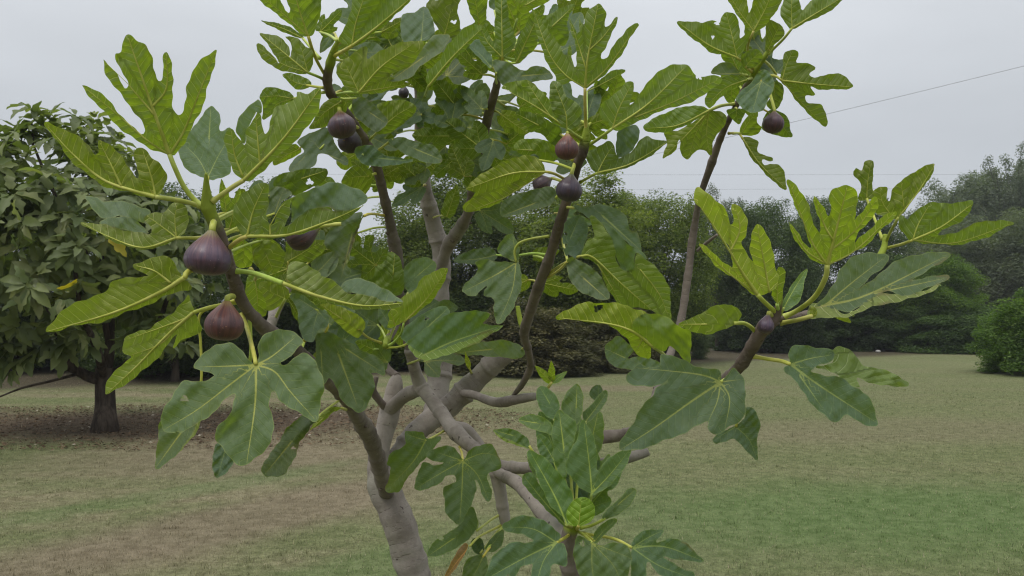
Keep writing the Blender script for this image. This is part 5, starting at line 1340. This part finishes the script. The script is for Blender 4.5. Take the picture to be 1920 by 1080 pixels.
# ---- crowded middle, further back
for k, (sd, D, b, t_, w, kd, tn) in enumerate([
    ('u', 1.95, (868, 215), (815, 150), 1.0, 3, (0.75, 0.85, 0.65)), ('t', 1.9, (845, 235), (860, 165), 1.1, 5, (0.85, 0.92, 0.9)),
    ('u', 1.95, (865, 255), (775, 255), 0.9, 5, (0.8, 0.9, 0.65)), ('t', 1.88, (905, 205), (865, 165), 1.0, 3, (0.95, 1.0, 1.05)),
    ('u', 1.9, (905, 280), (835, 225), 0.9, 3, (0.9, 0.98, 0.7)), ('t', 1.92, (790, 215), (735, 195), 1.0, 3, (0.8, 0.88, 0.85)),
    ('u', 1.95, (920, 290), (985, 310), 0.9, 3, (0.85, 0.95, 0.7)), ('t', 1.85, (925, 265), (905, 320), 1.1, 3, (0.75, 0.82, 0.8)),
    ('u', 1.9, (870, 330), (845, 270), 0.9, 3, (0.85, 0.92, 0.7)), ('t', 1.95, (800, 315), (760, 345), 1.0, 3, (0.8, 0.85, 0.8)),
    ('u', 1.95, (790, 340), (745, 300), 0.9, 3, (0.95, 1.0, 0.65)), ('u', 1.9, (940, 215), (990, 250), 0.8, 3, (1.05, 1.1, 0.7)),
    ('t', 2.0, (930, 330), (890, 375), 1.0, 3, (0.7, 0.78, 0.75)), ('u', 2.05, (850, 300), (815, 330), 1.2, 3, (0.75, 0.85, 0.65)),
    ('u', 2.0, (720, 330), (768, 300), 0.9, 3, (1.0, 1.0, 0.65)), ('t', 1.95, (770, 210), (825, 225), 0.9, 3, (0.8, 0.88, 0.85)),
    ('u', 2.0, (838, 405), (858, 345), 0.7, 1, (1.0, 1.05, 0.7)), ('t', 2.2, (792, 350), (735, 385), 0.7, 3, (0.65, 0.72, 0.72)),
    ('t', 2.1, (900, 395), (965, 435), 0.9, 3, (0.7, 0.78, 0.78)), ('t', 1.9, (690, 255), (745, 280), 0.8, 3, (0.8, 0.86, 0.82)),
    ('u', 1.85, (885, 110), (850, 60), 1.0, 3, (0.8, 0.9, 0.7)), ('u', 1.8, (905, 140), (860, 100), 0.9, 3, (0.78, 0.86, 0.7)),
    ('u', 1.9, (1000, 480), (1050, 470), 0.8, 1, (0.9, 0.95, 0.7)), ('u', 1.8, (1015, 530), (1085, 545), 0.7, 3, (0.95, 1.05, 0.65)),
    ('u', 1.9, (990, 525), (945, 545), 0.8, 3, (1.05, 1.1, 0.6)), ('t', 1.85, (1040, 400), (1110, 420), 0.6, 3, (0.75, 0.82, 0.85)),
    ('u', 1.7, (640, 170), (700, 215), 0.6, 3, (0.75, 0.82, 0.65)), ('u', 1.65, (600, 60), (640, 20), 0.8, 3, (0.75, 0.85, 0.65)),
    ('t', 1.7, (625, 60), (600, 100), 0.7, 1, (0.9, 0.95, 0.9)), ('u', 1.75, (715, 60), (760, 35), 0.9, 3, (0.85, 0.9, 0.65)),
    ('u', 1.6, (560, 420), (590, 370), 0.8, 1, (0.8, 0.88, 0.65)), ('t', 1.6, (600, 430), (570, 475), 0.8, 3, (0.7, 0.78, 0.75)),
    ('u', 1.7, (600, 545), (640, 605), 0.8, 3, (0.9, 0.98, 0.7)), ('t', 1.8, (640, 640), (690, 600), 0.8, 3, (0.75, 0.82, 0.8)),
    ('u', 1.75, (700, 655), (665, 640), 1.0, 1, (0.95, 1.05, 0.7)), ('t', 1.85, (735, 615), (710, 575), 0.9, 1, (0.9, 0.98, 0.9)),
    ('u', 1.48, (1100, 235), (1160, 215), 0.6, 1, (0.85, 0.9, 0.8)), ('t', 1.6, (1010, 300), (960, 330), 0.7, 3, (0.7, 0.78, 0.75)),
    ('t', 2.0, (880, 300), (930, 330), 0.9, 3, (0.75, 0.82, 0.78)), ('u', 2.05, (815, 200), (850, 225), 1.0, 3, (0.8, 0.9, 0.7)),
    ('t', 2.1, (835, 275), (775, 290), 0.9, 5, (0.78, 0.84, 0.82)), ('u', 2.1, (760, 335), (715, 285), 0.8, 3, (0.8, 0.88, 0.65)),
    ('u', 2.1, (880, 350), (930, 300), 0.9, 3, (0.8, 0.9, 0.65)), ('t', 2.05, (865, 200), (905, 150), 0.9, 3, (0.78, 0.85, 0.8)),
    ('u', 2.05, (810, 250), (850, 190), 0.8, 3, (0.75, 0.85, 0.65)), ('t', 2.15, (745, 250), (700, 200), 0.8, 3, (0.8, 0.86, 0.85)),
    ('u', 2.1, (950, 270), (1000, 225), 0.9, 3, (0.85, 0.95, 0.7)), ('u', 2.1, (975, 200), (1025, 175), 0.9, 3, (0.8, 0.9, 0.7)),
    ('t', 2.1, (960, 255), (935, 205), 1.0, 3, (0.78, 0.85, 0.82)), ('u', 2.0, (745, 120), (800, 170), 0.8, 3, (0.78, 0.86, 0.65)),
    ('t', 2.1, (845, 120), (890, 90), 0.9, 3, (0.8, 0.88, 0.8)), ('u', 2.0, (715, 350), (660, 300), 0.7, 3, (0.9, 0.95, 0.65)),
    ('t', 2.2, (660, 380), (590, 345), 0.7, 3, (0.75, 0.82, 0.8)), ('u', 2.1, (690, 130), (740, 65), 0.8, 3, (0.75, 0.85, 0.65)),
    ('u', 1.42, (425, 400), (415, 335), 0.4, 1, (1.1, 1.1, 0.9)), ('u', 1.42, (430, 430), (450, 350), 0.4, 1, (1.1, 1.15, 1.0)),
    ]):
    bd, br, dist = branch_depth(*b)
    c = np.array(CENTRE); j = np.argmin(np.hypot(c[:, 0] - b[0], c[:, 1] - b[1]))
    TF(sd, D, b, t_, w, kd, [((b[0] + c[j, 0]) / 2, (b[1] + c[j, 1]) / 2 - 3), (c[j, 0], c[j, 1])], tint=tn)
# more of the crowded crown behind, filling it between the stems
fr_ = np.random.RandomState(77)
CX = np.array(CENTRE)
def filler(x0, x1, y0, y1, n, dmin, dmax, avoid=()):
    k = 0
    while k < n:
        cx, cy = fr_.uniform(x0, x1), fr_.uniform(y0, y1)
        if any(a <= cx <= c and b <= cy <= d for a, b, c, d in avoid): continue
        L = fr_.uniform(62, 98)
        j = np.argmin(np.hypot(CX[:, 0] - cx, CX[:, 1] - cy) + fr_.uniform(0, 15, len(CX)))
        ax, ay = CX[j, 0], CX[j, 1]
        an = math.atan2(cy - ay, cx - ax) + fr_.normal() * 0.5
        b = (cx - math.cos(an) * L * 0.45, cy - math.sin(an) * L * 0.45)
        t_ = (cx + math.cos(an) * L * 0.55, cy + math.sin(an) * L * 0.55)
        if any(a <= t_[0] <= c and b_ <= t_[1] <= d for a, b_, c, d in avoid): continue
        sd = 'u' if fr_.rand() < 0.6 else 't'
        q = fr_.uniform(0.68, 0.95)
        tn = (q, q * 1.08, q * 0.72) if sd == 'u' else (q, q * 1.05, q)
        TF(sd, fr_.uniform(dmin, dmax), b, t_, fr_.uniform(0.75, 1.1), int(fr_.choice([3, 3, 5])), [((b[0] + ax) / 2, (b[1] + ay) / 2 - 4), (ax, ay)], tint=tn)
        k += 1
GAP = [(872, 105, 935, 180), (860, -10, 882, 60), (560, 60, 600, 240)]
filler(640, 870, 0, 180, 16, 1.85, 2.3, GAP)
filler(660, 1010, 160, 320, 19, 2.0, 2.5, GAP)
filler(890, 1090, 0, 120, 10, 1.85, 2.1, GAP)
filler(1040, 1150, 170, 320, 6, 1.6, 1.9)
filler(1370, 1450, 60, 210, 6, 1.75, 1.95)
filler(540, 700, 430, 620, 8, 1.7, 2.0)
filler(720, 900, 560, 660, 4, 2.1, 2.4)
filler(440, 620, 330, 520, 6, 1.5, 1.9)
filler(590, 720, 600, 700, 4, 1.8, 2.1)
# ---- low cluster in front, right of the trunk
GR = (0.98, 1.12, 0.80)
LF('t', 1.30, (1110, 925), '1107,925 1083,910 1062,880 1067,850 1080,827 1087,800 1095,787 1113,820 1120,850 1120,880 1140,860 1160,847 1183,840 1177,867 1150,903 1130,920 1114,928', '1110,925 1105,870 1095,792|1110,925 1145,888 1180,844', '1105,945 1090,970', GR, gy=-0.35)
LF('t', 1.34, (1058, 903), '1058,906 1040,870 1035,820 1037,790 1047,770 1060,775 1078,790 1080,815 1068,850 1064,880', '1057,840 1049,775', '1065,945 1076,975', GR, gy=-0.3)
LF('t', 1.42, (1075, 800), '1053,770 1055,750 1067,730 1082,720 1093,737 1093,763 1087,790 1070,802 1062,783', '1080,765 1082,724', '1070,880 1077,970', (0.95, 1.05, 0.85))
LF('t', 1.44, (1040, 785), '1005,743 1013,723 1033,732 1047,750 1048,770 1037,786 1017,773', '1030,755 1013,727', '1055,880 1075,970', GR)
LF('t', 1.44, (1098, 790), '1092,775 1107,760 1130,733 1140,737 1133,760 1107,789 1098,792', '1136,738', '1085,880 1078,970', (1.0, 1.08, 0.95))
LF('t', 1.40, (1037, 812), '972,788 990,777 1013,780 1033,793 1038,815 1017,810 993,803', '1005,793 975,788', '1050,880 1074,970', GR)
LF('t', 1.42, (992, 836), '925,807 950,803 967,807 990,823 991,841 967,830 943,820', '960,816 928,807', '1030,900 1074,975', (1.0, 1.15, 0.8), extra=[('u', '925,807 943,820 967,830 991,841 965,834 940,824', -0.4)])
LF('t', 1.38, (1040, 866), '1007,817 1023,818 1037,840 1042,867 1027,863 1010,847', '1012,820', '1060,930 1076,972', (0.9, 1.02, 0.75))
LF('t', 1.28, (1063, 984), '1063,985 1057,973 1027,940 1007,893 990,857 992,843 1013,853 1043,880 1067,913 1075,930 1067,953 1066,975', '1063,984 1040,930 996,850', '1072,988', (0.95, 1.12, 0.72), gy=-0.4)
LF('t', 1.32, (1060, 985), '1060,986 1033,964 1000,930 980,907 984,888 1000,887 1010,907 1040,940', '1060,985 1020,940 984,895', '1072,990', (0.9, 1.05, 0.72), gy=-0.35)
LF('u', 1.27, (1085, 986), '1064,980 1063,957 1077,937 1100,933 1115,950 1112,973 1093,985 1075,986', '1085,986 1090,935', '1082,992', (1.25, 1.5, 0.62), gy=0.2, wave=0.5)
LF('t', 1.38, (1135, 972), '1128,970 1140,953 1163,933 1177,917 1193,917 1187,940 1167,960 1143,972', '1160,945 1190,919', '1110,985 1088,990', (1.05, 1.12, 0.95))
LF('t', 1.34, (1115, 1015), '1112,1010 1120,990 1147,972 1157,978 1133,1003 1117,1020', '1152,977', '1095,1000', (0.95, 1.05, 0.85))
LF('t', 1.26, (1044, 1017), '1044,1017 1051,1003 1028,982 1002,969 972,968 946,980 943,991 961,1000 984,1003 1000,1014 984,1017 961,1017 935,1032 917,1058 912,1090 960,1085 978,1064 999,1058 993,1082 990,1100 1022,1100 1037,1060 1060,1061 1064,1035 1056,1020', '1044,1017 985,1045 918,1082|1044,1017 1020,1050 1005,1095|1044,1017 1000,992 950,988', '1060,1008 1070,1000', (0.92, 1.0, 0.85), gy=-0.5)
LF('t', 1.28, (1110, 1018), '1110,1017 1090,1005 1080,1010 1075,1040 1085,1075 1100,1100 1160,1100 1180,1070 1183,1035 1170,1020 1150,1017 1130,1022', '1110,1018 1110,1060 1115,1095|1110,1018 1150,1060 1165,1095|1110,1018 1180,1045', '1095,1003 1080,995', (0.95, 1.02, 0.95), gy=-0.5)
LF('t', 1.30, (1185, 1027), '1185,1027 1184,1017 1194,1003 1217,993 1244,994 1235,1009 1232,1017 1258,1010 1282,1015 1303,1035 1320,1052 1290,1052 1258,1047 1245,1045 1276,1064 1302,1076 1290,1095 1241,1080 1215,1055 1209,1085 1188,1095 1182,1058', '1185,1027 1245,1025 1315,1050|1185,1027 1235,1060 1300,1085|1185,1027 1215,1008 1240,996', '1150,1010 1090,1000', (0.92, 1.0, 0.88), gy=-0.5)
for b_, t_, w_, tn_ in (((1072, 930), (1012, 770), 0.62, (0.86, 0.98, 0.72)), ((1078, 935), (1066, 742), 0.55, (0.92, 1.02, 0.8)), ((1085, 935), (1122, 770), 0.60, (0.9, 1.02, 0.78)), ((1068, 950), (990, 850), 0.60, (0.85, 0.96, 0.7)), ((1095, 960), (1165, 880), 0.55, (0.88, 1.0, 0.76))):
    TF('t', 1.47, b_, t_, w_, 3, [(1076, 962), (1078, 978)], tint=tn_, gy=-0.3)
# ---- leaves before the pale bough
DG = (0.80, 0.90, 0.66)
LF('t', 1.70, (868, 864), '868,862 853,840 827,837 800,850 807,863 832,867 813,872 793,867 783,890 777,917 800,917 823,907 837,893 853,892 855,903 833,913 833,937 837,963 860,983 880,953 893,920 890,900 897,907 907,933 917,942 922,920 913,890 937,880 937,860 920,833 893,837 877,848', '868,864 866,920 862,978|868,864 830,885 780,915|868,864 825,850|868,864 905,850 932,855|868,864 895,890 915,935', '866,850 862,838', DG, gy=-0.4)
LF('t', 1.78, (798, 826), '760,810 790,810 800,822 827,820 800,857 780,877 757,907 747,923 723,920 730,893 733,877 725,870 733,850 760,833', '798,826 775,865 728,915|798,826 765,815', '815,818 836,806', DG, gy=-0.3)
LF('t', 1.72, (893, 996), '802,1042 810,1020 833,1003 857,987 873,957 887,952 897,980 890,998 867,1020 830,1040', '850,1010 806,1040|895,965', '920,975 938,965', DG)
LF('t', 1.70, (900, 1038), '883,1020 887,1010 903,1010 908,1030 900,1040 888,1034', '890,1012', '930,1000 945,985', (0.6, 0.7, 0.5))
LF('t', 1.70, (912, 1032), '910,1030 920,1010 943,993 942,1020 925,1035', '940,996', '935,1000 946,982', DG)
LF('t', 1.66, (880, 1025), '833,1085 843,1060 860,1030 872,1018 877,1027 863,1053 847,1075', '838,1080', '900,1005 940,985', (1.9, 0.85, 0.8), label='dry brown curled leaf')
LF('t', 1.68, (905, 1045), '870,1090 873,1053 897,1040 913,1047 912,1092', '885,1085', '930,1010 946,985', DG)
# ---- small new leaves
TF('u', 1.95, (1034, 716), (1003, 686), 0.55, 1, '1015,740 1003,744', tint=(1.2, 1.3, 0.8))
TF('u', 1.95, (1035, 716), (1034, 676), 0.5, 1, '1020,738 1003,744', tint=(1.3, 1.4, 0.7))
TF('t', 1.95, (1036, 717), (1064, 696), 0.5, 1, '1018,740 1003,744', tint=(1.1, 1.25, 0.8))
LF('t', 1.75, (1120, 752), '1105,740 1112,725 1125,722 1130,735 1120,752', '1122,725', '1100,800 1085,838', (0.7, 0.8, 0.6))

# ------------------------------------------------------------------ figs
def fig(px, py, d, rpx, neck, rip=1.0, hgt=1.12, label=None, stalk_to=None, tint=(1, 1, 1)):
    """Centre of the belly (px, py), belly radius in pixels; neck: pixel of the stalk end."""
    rad = rpx / F * d
    c = P(px, py, d); nk = P(neck[0], neck[1], d + 0.004)
    ax = nk - c; L = np.linalg.norm(ax); ax /= L
    # profile from the eye (bottom) to the neck
    Lr = L / rad
    prof = [(-0.98, 0.02), (-0.97, 0.16), (-0.95, 0.30), (-0.88, 0.52), (-0.74, 0.74), (-0.5, 0.90), (-0.22, 0.985), (0.0, 1.0)]
    prof += [(u * Lr, r) for u, r in ((0.14, 0.975), (0.28, 0.905), (0.44, 0.775), (0.60, 0.605), (0.76, 0.42), (0.90, 0.265), (1.0, 0.18))]
    prof = catmull(np.array(prof), 0.08)
    a = np.cross(ax, [0, 1, 0.2]); a /= np.linalg.norm(a); b = np.cross(ax, a)
    n = 40
    th = np.linspace(0, 2 * math.pi, n, endpoint=False)
    V, fh, fa = [], [], []
    sd = np.random.RandomState(int(px))
    k1, k2 = sd.uniform(0, 6, 2)
    for z, r in prof:
        rr = r * rad * (1 + 0.018 * np.sin(9 * th + k1) * min(1, max(0, z + 0.9)) + 0.02 * np.sin(2 * th + k2))
        V.append(ax * z * rad * (hgt if z < 0 else 1.0) * 0.95 + (np.cos(th) * rr)[:, None] * a + (np.sin(th) * rr)[:, None] * b)
        fh += [(z + 1) / (Lr + 1)] * n; fa += list(np.abs(np.sin(th / 2)) * 3)
    V = np.concatenate(V)
    idx = np.arange(len(V)).reshape(-1, n)
    q = np.stack([idx[:-1], np.roll(idx[:-1], -1, 1), np.roll(idx[1:], -1, 1), idx[1:]], -1).reshape(-1, 4)
    me = np_mesh('fig', V, q, {'fh': fh, 'fa': fa, 'rip': np.full(len(V), rip)})
    o = link('fig', me, M_FIG, TREE, c - TREE_BASE)
    o.color = (*tint, 1)
    if label: o['label'] = label
    bd, br, dist = branch_depth(*(stalk_to or neck))
    e_ = P(*(stalk_to or (neck[0], neck[1] - 10)), bd if dist < 40 else d + 0.01)
    s0 = ax * (L * 0.86)
    pth = np.array([s0, s0 + ax * L * 0.22, (s0 + ax * L * 0.3) * 0.45 + (e_ - c) * 0.55, e_ - c])
    v, f = tube(catmull(pth, 0.004), np.full(len(catmull(pth, 0.004)), max(0.0030, rad * 0.15)), 8)
    st = link('stalk', np_mesh('stalk', v, f), M_STALK, o)
    # the eye at the lower end
    v, f = tube(np.array([ax * -rad * 1.05, ax * -rad * 1.075]), np.array([rad * 0.10, rad * 0.05]), 8)
    link('eye', np_mesh('eye', v, f), M_STALK, o).color = (0.35, 0.2, 0.3, 1)
    return o
fig(390, 488, 1.095, 43, (398, 430), 0.9, 0.70, 'large plump purple fig with a green neck', (401, 416), (0.92, 0.84, 1.05))
fig(420, 610, 1.14, 36, (426, 562), 1.0, 0.85, 'reddish fig with a greenish shoulder', (440, 556), (1.15, 0.75, 0.62))
fig(641, 236, 1.50, 27, (637, 207), 0.8, 0.9, None, (634, 190), (0.95, 0.9, 0.95))
fig(656, 266, 1.56, 22, (660, 238), 0.0, 1.0, None, (672, 240), (0.45, 0.45, 0.5))
fig(1063, 280, 1.41, 22, (1064, 250), 1.0, 0.93, None, (1088, 262), (1.3, 0.9, 0.75))
fig(1067, 357, 1.44, 25, (1072, 326), 0.6, 0.87, None, (1078, 306), (0.65, 0.7, 0.85))
fig(1450, 231, 1.58, 20, (1452, 208), 0.4, 1.0, None, (1436, 150), (0.85, 0.65, 0.7))
fig(757, 174, 1.70, 10, (758, 160), 0.0, 1.05, None, (783, 165), (0.3, 0.3, 0.35))
fig(1016, 345, 1.60, 18, (1034, 335), 0.2, 1.0, None, (1068, 345))
fig(562, 442, 1.30, 28, (600, 425), 0.3, 1.0, None, (640, 420))
fig(1436, 612, 1.125, 15, (1441, 588), 0.3, 0.9, 'small dark unripe fig at the tip of the right branch', (1448, 594), (0.8, 0.75, 0.95))
LEAF_TOTAL = LEAF_N[0]
print('fig leaves', LEAF_TOTAL)
